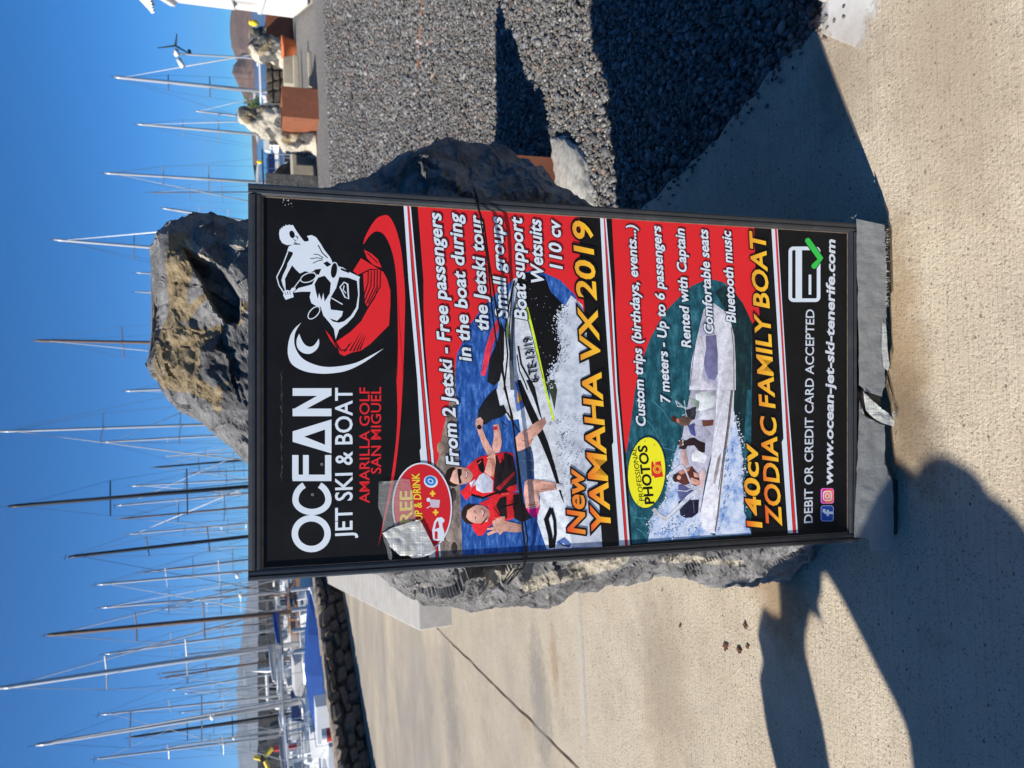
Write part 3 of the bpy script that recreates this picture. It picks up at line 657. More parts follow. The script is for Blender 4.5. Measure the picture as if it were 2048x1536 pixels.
# white kiosk
ka = G(594, 36, GZ); kbp = G(626, 11, GZ); kv = (kbp-ka)[:2]; kv = kv/np.linalg.norm(kv); kr = np.array([-kv[1], kv[0]]);
kr = kr if kr[0] > 0 else -kr
ke = empty('kiosk', (kbp[0], kbp[1], GZ), 'white kiosk cabin standing on the chippings at the far right', 'kiosk')
ke.rotation_euler = (0, 0, atan2(-kv[1], -kv[0]) - pi/2)     # local +y runs to the back
Lk = float(np.linalg.norm((kbp-ka)[:2])); 
MB().box((0, 0, .12), (4, Lk, 1.02)).build('lower_wall', M['whitewall'], ke)
MB().box((-.03, -.03, 1.02), (4, Lk+.03, 1.12)).build('counter_ledge', M['whitewall'], ke)
MB().box((.02, 0, 1.12), (4, Lk*.35, 1.75)).build('wall_panel', M['whitewall'], ke)
MB().box((.02, Lk*.8, 1.12), (4, Lk, 1.75)).build('wall_panel', M['whitewall'], ke)
MB().box((.1, Lk*.35, 1.12), (3.9, Lk*.8, 1.75)).build('window_pane', M['glass'], ke)
MB().box((.0, 0, 1.75), (4, Lk, 3.35)).build('upper_wall', M['whitewall'], ke)
for i in range(9): MB().box((-.012, i*Lk/9+.01, .12), (-.001, (i+1)*Lk/9-.02, 1.0)).build('cladding_board', M['whitewall'], ke)
MB().box((-.1, -.12, 3.35), (4.1, Lk+.12, 3.5)).build('roof', M['whitewall'], ke)
MB().box((.06, .06, 0), (4, Lk-.06, .12)).build('plinth', M['slab'], ke)
# parasol whose scalloped corner reaches into the picture
pt = DY(302, 25, 12.0); po = empty('parasol', (pt[0]+1.5, 10.5, GZ), 'steep beige parasol roof with white scalloped edges, only one corner in view', 'parasol')
hz = pt[2]-GZ; cn = [(-1.5, -1.5, hz), (1.5, -1.5, hz), (1.5, 1.5, hz), (-1.5, 1.5, hz)]; ap = (0, 0, hz+1.85)
can = MB(); can.add(cn+[ap]+[(x*.97, y*.97, z-.02) for x, y, z in cn]+[(0, 0, hz+1.8)], [(0,1,4),(1,2,4),(2,3,4),(3,0,4),(6,5,9),(7,6,9),(8,7,9),(5,8,9),(0,5,6,1),(1,6,7,2),(2,7,8,3),(3,8,5,0)])
can.build('canopy', M['parasol'], po)
for k_ in range(4):
    sc_ = MB(); A_ = Vector(cn[k_]); D_ = Vector(cn[(k_+1) % 4])-A_; o_ = Vector(((A_+D_/2).x, (A_+D_/2).y, 0)).normalized()*.012
    for i in range(34):
        p0, p1 = A_+D_*i/34, A_+D_*(i+1)/34; V = [p0+o_, p1+o_]+[p1+(p0-p1)*j/5+o_+Vector((0, 0, -.02-.035*sin(pi*j/5))) for j in range(6)]; m_ = len(V)
        sc_.add(V+[v-o_*.8 for v in V], [tuple(range(m_)), tuple(range(2*m_-1, m_-1, -1))] + [(j, (j+1) % m_, m_+(j+1) % m_, m_+j) for j in range(m_)])
    tag(sc_.build('scalloped_trim', M['whitep'], po), kind='stuff')
MB().tube([(0, 0, 0), (0, 0, hz+1.8)], .035, 10).build('pole', M['wood'], po)
MB().tube([(0, 0, 0), (0, 0, .09)], .35, 20).build('base', M['slab'], po)
# thin rusty rod lying on the chippings
r0, r1 = G(836, 135, GZ+.02), G(848, -40, GZ+.02)
tag(MB().tube([r0+(r1-r0)*t+np.array([0, .01*sin(t*9), 0]) for t in np.linspace(0, 1, 12)], .009, 6).build('iron_rod', M['rust']), 'thin rusty iron rod lying across the chippings', 'rod')
# green shrub and bits by the water
def shrub(name, x, y, z, r, n, m, label):
    rs = random.Random(3); mb = MB()
    for i in range(n):
        c = Vector((rs.gauss(0, r*.5), rs.gauss(0, r*.5), abs(rs.gauss(0, r*.6)))); d = Vector((rs.gauss(0, 1), rs.gauss(0, 1), rs.gauss(0, .6))).normalized(); u = d.orthogonal().normalized()*.05*r*2
        mb.add([c-u, c+d*.16*r*2, c+u, c-d*.1*r], [(0, 1, 2, 3)])
    e = empty(name, (x, y, z), label, 'shrub'); mb.build('foliage', m, e); MB().tube([(0, 0, -.3), (0, 0, r)], .04, 6).build('stem', M['wood'], e); return e
a = DY(503, 212, 26.5); shrub('shrub', a[0], 26.5, a[2]-.25, .3, 260, M['leaf'], 'small green shrub at the quay edge right of the masts')
def buoy(px, Y, r, m1, m2, label):
    a = DY(px[0], px[1], Y); e = empty('fender', tuple(a), label, 'fender', 'fenders hanging at the quay edge')
    MB().loft([[(r*sin(t)*cos(2*pi*k/14), r*sin(t)*sin(2*pi*k/14), -r*1.5*cos(t)) for k in range(14)] for t in np.linspace(.15, 1.9, 8)]).build('body', m1, e, True)
    MB().loft([[(r*sin(t)*cos(2*pi*k/14), r*sin(t)*sin(2*pi*k/14), -r*1.5*cos(t)) for k in range(14)] for t in np.linspace(1.9, 3.0, 6)]).build('end_cap', m2, e, True)
buoy((527, 222), 22.5, .12, M['whitep'], M['redp'], 'white fender with red top beside the dark wall')
buoy((536, 213), 22.3, .11, M['greenp'], M['yellow'], 'yellow green fender below the white one')
buoy((507, 46), 24.0, .10, M['yellow'], M['yellow'], 'yellow fender beside the white kiosk')
buoy((519, 324), 20.5, .05, M['yellow'], M['yellow'], 'small yellow fender between boulder and board')
# ------------------------------------------------------------------ advertising board
zb_ = 1.53; zt_ = zb_*635/794
def atz(x, y, z): return CAM + ray(x, y)*z
TLp, TRp, BLp, BRp = atz(497, 1157, zt_), atz(497, 363, zt_), atz(1705, 1083, zb_), atz(1705, 448, zb_)
ex = (TRp-TLp) + (BRp-BLp); ex /= np.linalg.norm(ex)
up_ = (TLp+TRp-BLp-BRp)/2; bh = float(np.linalg.norm(up_)); ez = up_ - ex*(up_@ex); ez /= np.linalg.norm(ez); ey = np.cross(ez, ex)   # ey points away from the camera
BO = (BLp+BRp)/2
board = empty('advertising_board', (0, 0, 0), 'black framed pavement board advertising jet ski and boat trips, leaning on the boulder', 'advertising board')
board.matrix_world = Matrix(((ex[0], ey[0], ez[0], BO[0]), (ex[1], ey[1], ez[1], BO[1]), (ex[2], ey[2], ez[2], BO[2]), (0, 0, 0, 1)))
def B(x, y, off=0.0):                     # photo pixel -> board plane (u, v)
    d = ray(x, y); o = BO - ey*off; t = ((o-CAM) @ ey)/(d @ ey); p = CAM+d*t-BO
    return float(p @ ex), float(p @ ez)
W2 = float(np.linalg.norm(TRp-TLp))/2
FWD = .019
# poster panel, frame rails with a stepped profile, dusty gasket
iw = W2-FWD; it = bh-.022; ib = .012
MB().box((-iw, .0, ib), (iw, .006, it)).build('poster_panel', plain('poster_black_print', (.0065, .0068, .0078), .5, .35, 14, .12, .0015, spec=.14), board)
def rail(name, x0, z0, x1, z1, wdt, flip):
    # profile runs from the poster edge outwards
    mb = MB(); d = Vector((x1-x0, 0, z1-z0)); L_ = d.length; d.normalize(); o = Vector((-d.z, 0, d.x))*flip
    prof = [(0, .004), (0, -.004), (.0035, -.0065), (.0075, -.007), (.0085, -.0045), (.010, -.0045), (.011, -.008), (.0155, -.0085), (wdt, -.005), (wdt, .026), (.0, .026)]
    rings = []
    for (px_, pz_) in ((x0, z0), (x1, z1)):
        rings.append([Vector((px_, 0, pz_)) + o*a + Vector((0, b_, 0)) for a, b_ in prof])
    mb.loft(rings); return mb.build(name, M['frame'], board, bevel=0)
rail('frame_rail', -iw, ib-.018, -iw, bh, FWD, 1); rail('frame_rail', iw, ib-.018, iw, bh, FWD, -1)
rail('frame_rail', -iw, it, iw, it, .022, 1)
rail('frame_rail', -iw, ib, iw, ib, .018, -1)
g = .0022
for q in (((-iw+.0005, -.0014, ib), (-iw+g, -.0004, it)), ((iw-g, -.0014, ib), (iw-.0005, -.0004, it)), ((-iw, -.0014, it-g), (iw, -.0004, it-.0005)), ((-iw, -.0014, ib+.0005), (iw, -.0004, ib+g))):
    MB().box(*q).build('gasket_strip', M['seam'], board)
# second leaf of the folding board, folded flat behind, and feet
MB().box((-W2+.006, .028, .02), (W2-.006, .050, bh-.03)).build('rear_leaf', M['blackp'], board, bevel=.004)
for s, (xa, xb) in ((1, (455, 578)), (-1, (955, 1072))):
    a = B(1793, xa); c = B(1793, xb)
    x0, x1 = sorted((a[0], c[0])); zf = min(a[1], c[1]); zf = max(zf, -.125)
    f = MB(); ch = .012
    P = [(x0, -.0065), (x1, -.0065), (x1+(ch if s < 0 else 0), -.05), (x1, zf+.012), (x1-ch*.5, zf), (x0+ch*.5, zf), (x0-(ch if s > 0 else 0), zf+.02), (x0-(ch if s > 0 else 0), -.05)]
    m_ = len(P); f.add([(x, -.003, z) for x, z in P] + [(x, .05, z) for x, z in P], [tuple(range(m_)), tuple(range(2*m_-1, m_-1, -1))] + [((j+1) % m_, j, m_+j, m_+(j+1) % m_) for j in range(m_)])
    f.build('foot', M['blackp'], board)
MB().box((-W2+.004, .004, -.075), (W2-.004, .048, -.0055)).build('base_rail', M['blackp'], board)

# ---- flat print -------------------------------------------------------------
def mat_print():
    m, n, b = nodes_of('printed_vinyl'); a = N(n, 'Attribute', attribute_name='Col'); co = obj_co(n)
    fad = ramp(n, noise_t(n, co, 9, 6, .7), [(.35, .93), (.65, 1.)]).outputs[0]
    L(n, mix(n, 1., a.outputs['Color'], fad, 'MULTIPLY'), b.inputs['Base Color'])
    b.inputs['Roughness'].default_value = .5; b.inputs['Specular IOR Level'].default_value = .16; return m
M['print'] = mat_print()
m, n, b = nodes_of('printed_photograph'); a = N(n, 'Attribute', attribute_name='Col'); co = obj_co(n)
g1 = ramp(n, noise_t(n, co, 75, 5, .7), [(.3, .62), (.5, .95), (.7, 1.18)]).outputs[0]; g2 = ramp(n, noise_t(n, co, 420, 2, .6), [(.3, .85), (.7, 1.08)]).outputs[0]
L(n, mix(n, 1., mix(n, 1., a.outputs['Color'], g1, 'MULTIPLY'), g2, 'MULTIPLY'), b.inputs['Base Color']); b.inputs['Roughness'].default_value = .5; b.inputs['Specular IOR Level'].default_value = .16; M['print_photo'] = m
def mat_photo(name, ca, cb, cc, scale, stretch=(1, 1, 1)):
    m, n, b = nodes_of(name); co = obj_co(n, stretch)
    c = ramp(n, noise_t(n, co, scale, 7, .72), [(.33, ca), (.5, cb), (.68, cc)]).outputs[0]
    L(n, c, b.inputs['Base Color']); b.inputs['Roughness'].default_value = .5; b.inputs['Specular IOR Level'].default_value = .16; return m
M['sea1'] = mat_photo('printed_blue_sea', lin(20,52,110), lin(38,84,160), lin(95,140,205), 36, (1, 1, 3.4))
M['shore'] = mat_photo('printed_shore', lin(62,55,52), lin(125,112,104), lin(176,160,150), 30, (1, 1, 1.6))
M['foam'] = mat_photo('printed_foam', lin(150,160,175), lin(192,200,212), lin(222,228,236), 30)
M['sea2'] = mat_photo('printed_green_sea', lin(14,52,66), lin(26,82,96), lin(62,122,138), 34, (1, 1, 2.0))
M['sea2d'] = mat_photo('printed_dark_sea', lin(12,30,38), lin(16,42,48), lin(30,70,72), 30, (1, 1, 2.0))
M['foam2'] = mat_photo('printed_wake', lin(70,125,195), lin(190,205,230), lin(226,232,240), 34)
WHT = lin(212,222,232, 1.0); BLK = lin(20,20,23, .75); RED = lin(218,40,46)
SKN = lin(222,168,150); SKD = lin(196,132,112)
class PR:                                  # a printed graphic: polygons stacked in thin layers of ink
    def __init__(s, base, step=.000010): s.v = []; s.f = []; s.c = []; s.mi = []; s.off = base; s.step = step; s.mats = [M['print']]
    tone = 0
    def poly(s, pts, col=None, mat=None, raw=False):
        if s.tone and col is not None and len(pts) > 4:
            dense = []
            for i, a in enumerate(pts):
                b_ = pts[(i+1) % len(pts)]; k = max(1, int(math.dist(a, b_)/7))
                dense += [(a[0]+(b_[0]-a[0])*t/k, a[1]+(b_[1]-a[1])*t/k) for t in range(k)]
            pts = dense
        s.off += s.step; n = len(s.v); q = pts if raw else [B(x, y) for x, y in pts]
        s.v += [(u, -s.off, v) for u, v in q]; s.f.append(tuple(range(n, n+len(q)))); s._m(mat)
        if s.tone and col is not None:
            cx = sum(p[0] for p in pts)/len(pts); cy = sum(p[1] for p in pts)/len(pts); sz_ = max(6, max(math.dist(p, (cx, cy)) for p in pts))
            for p in pts:
                k = 1 + s.tone*(-.8*(p[0]-cx)+.6*(p[1]-cy))/sz_ + s.tone*1.1*noise.noise(Vector((p[0]*.09, p[1]*.09, len(s.f)*1.7)))
                s.c.append(tuple(min(1, max(.002, v*max(.3, k))) for v in col))
        else: s.c += [col or (1, 1, 1)]*len(q)
        return s
    def _m(s, mat):
        if mat is not None and mat not in s.mats: s.mats.append(mat)
        s.mi.append(0 if mat is None else s.mats.index(mat))
    def quads(s, A, Bv, col, closed=False):
        s.off += s.step; n = len(s.v); k = len(A)
        s.v += [(u, -s.off, v) for u, v in [B(*p) for p in A] + [B(*p) for p in Bv]]; s.c += [col]*(2*k)
        for i in range(k if closed else k-1):
            j = (i+1) % k; s.f.append((n+i, n+j, n+k+j, n+k+i)); s._m(None)
        return s
    def stroke(s, pts, w, col, closed=False, taper=0):
        A, C_ = [], []; k = len(pts)
        for i in range(k):
            p0 = pts[i-1] if (i > 0 or closed) else pts[i]; p1 = pts[(i+1) % k] if (i < k-1 or closed) else pts[i]
            dx, dy = p1[0]-p0[0], p1[1]-p0[1]; l = math.hypot(dx, dy) or 1
            sc_ = 1.0
            if (i > 0 or closed) and (i < k-1 or closed):
                a = (pts[i][0]-p0[0], pts[i][1]-p0[1]); la = math.hypot(*a) or 1; cs = abs(a[0]*dx+a[1]*dy)/(la*l); sc_ = 1/max(.55, cs)
            ww = w/2*sc_*(1-taper*i/(k-1) if k > 1 else 1); nx, ny = -dy/l*ww, dx/l*ww
            A.append((pts[i][0]+nx, pts[i][1]+ny)); C_.append((pts[i][0]-nx, pts[i][1]-ny))
        return s.quads(A, C_, col, closed)
    def ell(s, c, rx, ry, col, rot=0, n=40, mat=None):
        return s.poly([(c[0]+rx*cos(t)*cos(rot)-ry*sin(t)*sin(rot), c[1]+rx*cos(t)*sin(rot)+ry*sin(t)*cos(rot)) for t in [2*pi*i/n for i in range(n)]], col, mat)
    def ring(s, c, rx, ry, w, col, rot=0, n=48):
        f = lambda a, b_: [(c[0]+a*cos(t)*cos(rot)-b_*sin(t)*sin(rot), c[1]+a*cos(t)*sin(rot)+b_*sin(t)*cos(rot)) for t in [2*pi*i/n for i in range(n)]]
        return s.quads(f(rx, ry), f(rx-w, ry-w), col, True)
    def build(s, name, parent=None):
        me = bpy.data.meshes.new(name); me.from_pydata(s.v, [], s.f); me.polygons.foreach_set('material_index', s.mi); me.update()
        ca = me.color_attributes.new('Col', 'FLOAT_COLOR', 'POINT'); ca.data.foreach_set('color', [q for c in s.c for q in (*c, 1)])
        bm = bmesh.new(); bm.from_mesh(me); bmesh.ops.triangulate(bm, faces=[f for f in bm.faces if len(f.verts) > 4], ngon_method='EAR_CLIP')
        for f in bm.faces:
            f.normal_update()
            if f.normal.y > 0: f.normal_flip()
        bm.to_mesh(me); bm.free()
        return link(name, me, s.mats, parent or board)
z1 = lambda *p: Z((480, 360), .2604, p); z2 = lambda *p: Z((480, 740), .2734, p); z3 = lambda *p: Z((820, 400), .2473, p)
z4 = lambda *p: Z((820, 760), .2604, p); z5 = lambda *p: Z((1200, 420), .2344, p); z6 = lambda *p: Z((1200, 780), .2214, p)
z7 = lambda *p: Z((1520, 420), .2344, p); z8 = lambda *p: Z((1520, 780), .2344, p)

# text from the built-in typeface, as flat meshes
def glyphs(txt, offset, space=1.0):
    cu = bpy.data.curves.new('t', 'FONT'); cu.body = txt; cu.size = 1; cu.offset = offset; cu.space_character = space; cu.resolution_u = 3
    cu.fill_mode = 'FRONT' if hasattr(cu, 'fill_mode') and cu.dimensions == '2D' and False else cu.fill_mode
    o = bpy.data.objects.new('t', cu); COL.objects.link(o)
    dg = bpy.context.evaluated_depsgraph_get(); me = bpy.data.meshes.new_from_object(o.evaluated_get(dg))
    v = np.zeros(len(me.vertices)*3); me.vertices.foreach_get('co', v); v = v.reshape(-1, 3); F_ = [tuple(p.vertices) for p in me.polygons]
    bpy.data.objects.remove(o); bpy.data.curves.remove(cu); bpy.data.meshes.remove(me); return v[:, :2], F_
_H = glyphs('H', 0)[0]; CAPH = float(_H[:, 1].max())
def text(name, txt, S, E, cap, col, off, bold=.018, slant=0., outline=0, ocol=BLK, grad=None, space=1.0, lower=False, parent=None):
    s = np.array(B(*S)); e = np.array(B(*E)); d = e-s; wd_ = float(np.linalg.norm(d)); d /= wd_; nrm = np.array([-d[1], d[0]])
    # local height of one photo pixel at this spot
    a = np.array(B(S[0], S[1])); c = np.array(B(S[0]-cap, S[1])); hb = float(np.linalg.norm(c-a))
    V0, F0 = glyphs(txt, bold, space); x0, x1 = V0[:, 0].min(), V0[:, 0].max(); capv = CAPH + 2*bold*0
    sx = (wd_ - slant*hb*.0)/(x1-x0); sy = hb/capv
    mb_v, mb_f, mb_c, = [], [], []
    def put(V, F, o, c, g=None):
        n = len(mb_v); p = s + np.outer((V[:, 0]-x0)*sx + slant*V[:, 1]*sy - slant*hb*.15, d) + np.outer(V[:, 1]*sy, nrm)
        mb_v.extend([(float(u), -o, float(v)) for u, v in p]); mb_f.extend([tuple(i+n for i in f) for f in F])
        if g is None: mb_c.extend([c]*len(V))
        else:
            t = np.clip(V[:, 1]/capv, 0, 1); lr = np.clip((V[:, 0]-x0)/(x1-x0), 0, 1)
            for a_, l_ in zip(t, lr): mb_c.append(tuple(g[0][j]*(1-a_)+(g[1][j]*(1-min(1, l_*1.6))+g[2][j]*min(1, l_*1.6))*a_ for j in range(3)))
    if outline:
        V, F = glyphs(txt, bold+outline, space); put(V, F, off, ocol)
    put(V0, F0, off+.000012, col, grad)
    me = bpy.data.meshes.new(name); me.from_pydata(mb_v, [], mb_f); me.update()
    ca = me.color_attributes.new('Col', 'FLOAT_COLOR', 'POINT'); ca.data.foreach_set('color', [q for c in mb_c for q in (*c, 1)])
    return link(name, me, M['print'], parent or board)

# --- stripes and red fields
st = PR(.00005)
def band(g, a, b_, col): g.quads(a, b_, col)
ys1 = (406, 560, 700, 760, 896, 903, 1000, 1118)
def stripe(g, tab):
    # tab: rows of (y, white0, white1, red0, red1, thin0, thin1)
    g = PR(.00005)
    g.quads([(r[1], r[0]) for r in tab], [(r[6], r[0]) for r in tab], BLK)
    for i0, i1, c in ((1, 2, WHT), (3, 4, RED), (5, 6, WHT)):
        g.quads([(r[i0], r[0]) for r in tab], [(r[i1], r[0]) for r in tab], c)
    g.build('printed_stripes')
stripe(st, [(405,806.8,813.6,813.6,818.3,818.3,820.8),(560,817,824,826,830,831,834.4),(760,834.5,841.3,842.8,846.6,848,851.6),(896,842,852.5,854.5,858.5,860,865),(901,839.5,853,855,859,861,866),(1000,848,861.5,863.5,867.5,869.5,873.5),(1120,858.7,871.5,872.6,876.6,878.6,882.5)])
stripe(st, [(432,1200,1207,1207,1209.6,1209.6,1212),(600,1208.5,1215.5,1217,1220,1222,1225.5),(780,1220.6,1227,1227.8,1230.6,1231.5,1235),(884,1227,1234.5,1236,1239.5,1240.8,1244.5),(890,1224,1235,1236.5,1240,1241.4,1245),(1092,1238,1250,1251,1255.2,1256,1260)])
stripe(st, [(455,1542.7,1549.4,1549.4,1553.5,1553.5,1555),(780,1562,1568.4,1569,1571.4,1572.2,1574.6),(877,1567,1573.5,1575,1578.3,1579.4,1582),(884,1563.5,1574,1575.5,1578.8,1580,1582.6),(1066,1576,1585.8,1586.8,1591.8,1592.6,1596)])
rd = PR(.00010)
rd.poly([(835,407.6),(1159,430),(1159,520),(1171,640),(1150,590),(1120,560),(1087,545),(1057,542),(1042,548),(1018,566),(993,586),(968,611),(943,645),(926,682),(914,707),(907,760),(898,809),(885,864),(877,916),(871,935),(866,900),(857,780),(850,690),(847,615),(847,560)], RED)
rd.poly([(1223.4,434),(1508,452),(1511,540),(1519,630),(1504,648),(1497,631),(1486,607),(1469,584),(1448,565),(1427,559),(1406,562),(1383,572),(1364,589),(1336,617),(1317,645),(1300,678),(1288,710),(1277,743),(1270,780),(1262,840),(1255,891),(1251.5,906),(1248,880),(1240,780),(1235,701),(1230.5,610),(1230.5,560)], RED)
rd.build('printed_red_field')
# --- logo
def curve(pts, tips, k=5):                 # smooth closed outline that stays sharp at its tips
    n = len(pts); out = []
    for i in range(n):
        p1, p2 = pts[i], pts[(i+1) % n]; p0 = p1 if i in tips else pts[i-1]; p3 = p2 if (i+1) % n in tips else pts[(i+2) % n]
        for j in range(k):
            t = j/k; out.append(tuple(.5*(2*p1[a]+(p2[a]-p0[a])*t+(2*p0[a]-5*p1[a]+4*p2[a]-p3[a])*t*t+(3*p1[a]-p0[a]-3*p2[a]+p3[a])*t**3) for a in (0, 1)))
    return out
lg = PR(.00012)
_sw = [(756,1094)] + z2((1100,830),(1150,400)) + [(792.3,740)] + z1((1205,1536),(1213,1300),(1210,1000),(1200,750),(1180,600),(1150,500),(1110,425),(1070,397),(1030,400),(985,440),(948,495),(960,440),(1000,360),(1050,295),(1110,270),(1150,285),(1195,370),(1235,520),(1255,700),(1268,900),(1262,1200),(1252,1536)) + [(806.7,740)] + z2((1172,400),(1120,830))
lg.poly(curve(_sw, (0, 16), 4), RED)
lg.poly(curve(z1((470,1095),(420,1140),(385,1200),(368,1280),(370,1350),(395,1410),(450,1450),(520,1475),(620,1487),(700,1485),(800,1470),(900,1430),(1000,1370),(1105,1293),(1000,1350),(900,1400),(800,1425),(700,1436),(620,1430),(540,1405),(480,1370),(440,1320),(418,1260),(420,1190),(440,1140)), (0, 13)), WHT)
lg.poly(curve(z1((455,1180),(435,1230),(440,1285),(470,1320),(510,1335),(550,1330),(590,1300),(608,1260),(605,1218),(585,1250),(560,1275),(530,1280),(500,1265),(475,1230)), (0, 8)), WHT)
# rider
lg.poly(z1((305,380),(318,378),(312,368),(332,366),(328,354),(348,356),(350,342),(366,350),(380,341),(390,350),(405,344),(430,385),(460,430),(492,470),(465,496),(430,488),(400,497),(360,500),(325,485),(305,450),(300,410)), WHT)
lg.ell(z1((400,418))[0], 5.2, 7.8, BLK, -.3); lg.stroke(z1((425,430),(445,440),(438,455)), 1.8, BLK); lg.stroke(z1((412,455),(432,470)), 1.5, BLK)
lg.poly(z1((400,497),(465,496),(492,470),(520,465),(515,430),(550,423),(585,440),(620,490),(650,540),(690,590),(710,630),(705,665),(660,700),(620,690),(580,690),(540,712),(500,700),(460,718),(430,690),(400,655),(360,668),(365,640),(390,600),(408,565),(400,552),(375,548),(362,545),(375,510)), WHT)
lg.poly(z1((492,470),(512,430),(524,445),(530,466),(505,474)), BLK); lg.stroke(z1((565,570),(600,572),(640,598)), 1.6, BLK); lg.stroke(z1((540,605),(590,598),(635,605)), 1.6, BLK); lg.stroke(z1((560,640),(600,620),(635,615)), 1.6, BLK)
lg.stroke(z1((600,500),(632,560),(672,598)), 2.0, BLK); lg.stroke(z1((415,480),(440,492),(462,494)), 2, BLK)
lg.stroke(z1((368,550),(330,650),(282,745),(300,810),(338,868)), 2.2, WHT); lg.poly(z1((400,655),(360,668),(330,730),(318,770),(330,810),(352,862),(348,800),(345,760),(370,710)), WHT)
lg.poly(z1((331,885),(340,850),(362,845),(385,850),(400,828),(428,828),(425,845),(405,862),(412,900),(350,920)), WHT); lg.stroke(z1((345,862),(352,884)), 1.3, BLK); lg.stroke(z1((362,855),(370,880)), 1.3, BLK); lg.stroke(z1((380,856),(388,878)), 1.3, BLK)
lg.stroke(z1((398,850),(460,768),(575,708)), 1.8, WHT); lg.poly(z1((410,865),(450,830),(520,812),(560,800),(556,858),(470,858)), WHT); lg.poly(z1((440,812),(470,785),(520,800)), BLK)
# machine
lg.poly(z1((555,800),(535,900),(548,945),(580,965),(620,975),(640,1040),(690,1100),(722,1145),(735,1225),(760,1150),(820,1105),(872,1050),(908,985),(917,880),(915,765),(922,745),(850,712),(790,672),(755,663),(745,640),(715,632),(690,660),(640,640),(600,690),(590,730)), WHT)
lg.poly(z1((600,750),(650,735),(698,790),(690,870),(650,935),(640,868),(625,925),(608,868),(598,915),(582,855),(572,800)), BLK)
lg.poly(z1((762,745),(830,750),(898,775),(908,880),(893,978),(850,1045),(800,1085),(760,1096),(715,1088),(688,1062),(745,1082),(782,1045),(790,1008),(740,1000),(698,1000),(690,940),(700,895),(738,830)), BLK)
lg.poly(z1((640,640),(668,625),(700,650),(670,668)), BLK); lg.poly(z1((570,690),(625,682),(605,730),(588,722)), BLK); lg.poly(z1((775,675),(840,700),(838,716),(775,692)), BLK)
lg.stroke(z1((768,822),(800,785),(826,800),(834,915),(806,900)), 2.4, WHT, True); lg.stroke(z1((800,810),(792,845),(815,870)), 1.8, WHT)
lg.stroke(z1((665,1020),(700,1000),(735,1005),(785,1008),(735,1055),(700,1045)), 2.2, WHT, True); lg.stroke(z1((700,1010),(725,1022),(712,1035)), 1.6, WHT); lg.stroke(z1((702,906),(788,956)), 2, WHT)
for c, rx, ry, ro in ((z1((525,750))[0], 17, 9.5, -.35), (z1((722,695))[0], 8, 17, .12), (z1((568,1020))[0], 9, 16, .75)):
    lg.ell(c, rx, ry, WHT, ro); lg.ell(c, rx-1.9, ry-1.9, BLK, ro)
lg.poly(z1((730,1248),(850,1165),(930,1085),(985,985),(1040,900),(1066,800),(1078,695),(1100,705),(1130,760),(1155,850),(1155,950),(1145,1115),(1080,1180),(1000,1260),(930,1310),(860,1325),(800,1352),(765,1335),(755,1290)), RED)
lg.poly(z1((945,720),(1000,692),(1080,690),(1066,800),(1030,900),(978,972),(960,940),(950,800)), RED)
for a_, b_ in (((985,700),(953,885)), ((1008,697),(960,925)), ((1032,695),(972,950)), ((1055,695),(986,950)), ((1078,695),(1000,950))):
    lg.stroke(z1(a_, (a_[0]-2, (a_[1]+b_[1])/2), b_), 2.2, BLK)
lg.poly(z1((930,600),(1065,685),(1000,682),(905,728),(868,700)), RED); lg.poly(z1((952,535),(1010,565),(1060,610),(1088,672),(1062,668),(1020,650),(975,600)), RED); lg.stroke(z1((975,560),(1060,640)), 1.8, BLK)
lg.poly(z1((655,1150),(700,1205),(742,1292),(690,1225)), RED)
for a_, b_ in (((845,1312),(932,1160)), ((872,1316),(945,1172)), ((898,1312),(955,1185)), ((920,1306),(965,1195)), ((800,1318),(868,1235))): lg.stroke(z1(a_, b_), 3.0, BLK, taper=.9)
lg.stroke(z1((735,1245),(775,1310),(815,1305),(840,1260)), 2.2, BLK)
lg.build('printed_logo')
# --- OCEAN lettering drawn as geometric strokes
oc = PR(.00012)
oc.ring(z2((521,1197))[0], 39.2, 37.2, 12.8, WHT)
cpt = [(z2((526,935))[0][0]+32.8*cos(t), z2((526,935))[0][1]+ 24.5*sin(t)) for t in np.linspace(-.62, pi+.62, 30)]
cc = z2((526,960))[0]; cpt = []
for t in np.linspace(radians(-62), radians(242), 34): cpt.append((cc[0]+33*cos(t), cc[1]-3+ (24.5*sin(t) if sin(t) > 0 else 33*sin(t))))
oc.stroke(cpt, 12.4, WHT)
oc.stroke(z2((385,789),(669,789)), 12.8, WHT)
for x in (405, 482, 645): oc.stroke(z2((x, 800),(x, 622)), 12.6 if x != 482 else 11.5, WHT)
oc.poly(z2((385,487+38),(385,487-38),(669,362),(669,610)), WHT); oc.poly(z2((470,487),(622,435),(622,547)), BLK)
for y in (161, 310): oc.stroke(z2((385, y),(669, y)), 15.2, WHT)
oc.poly(z2((385,338),(385,290),(669,130),(669,185)), WHT)
for c in (z2((598,690))[0], z2((530,912))[0]): oc.ell(c, 2.6, 2.6, lin(150,150,150)); oc.ell(c, 1.5, 1.5, BLK)
oc.build('lettering')
T = text
T('lettering', 'JET SKI & BOAT', (704.5,1076.5), (704.5,775.5), 33.6, WHT, .00016, .012)
T('lettering', 'AMARILLA GOLF', (738.8,1006), (738.8,775), 19.6, RED, .00016, .008)
T('lettering', 'SAN MIGUEL', (761.8,947), (761.8,774), 19.6, RED, .00016, .008)
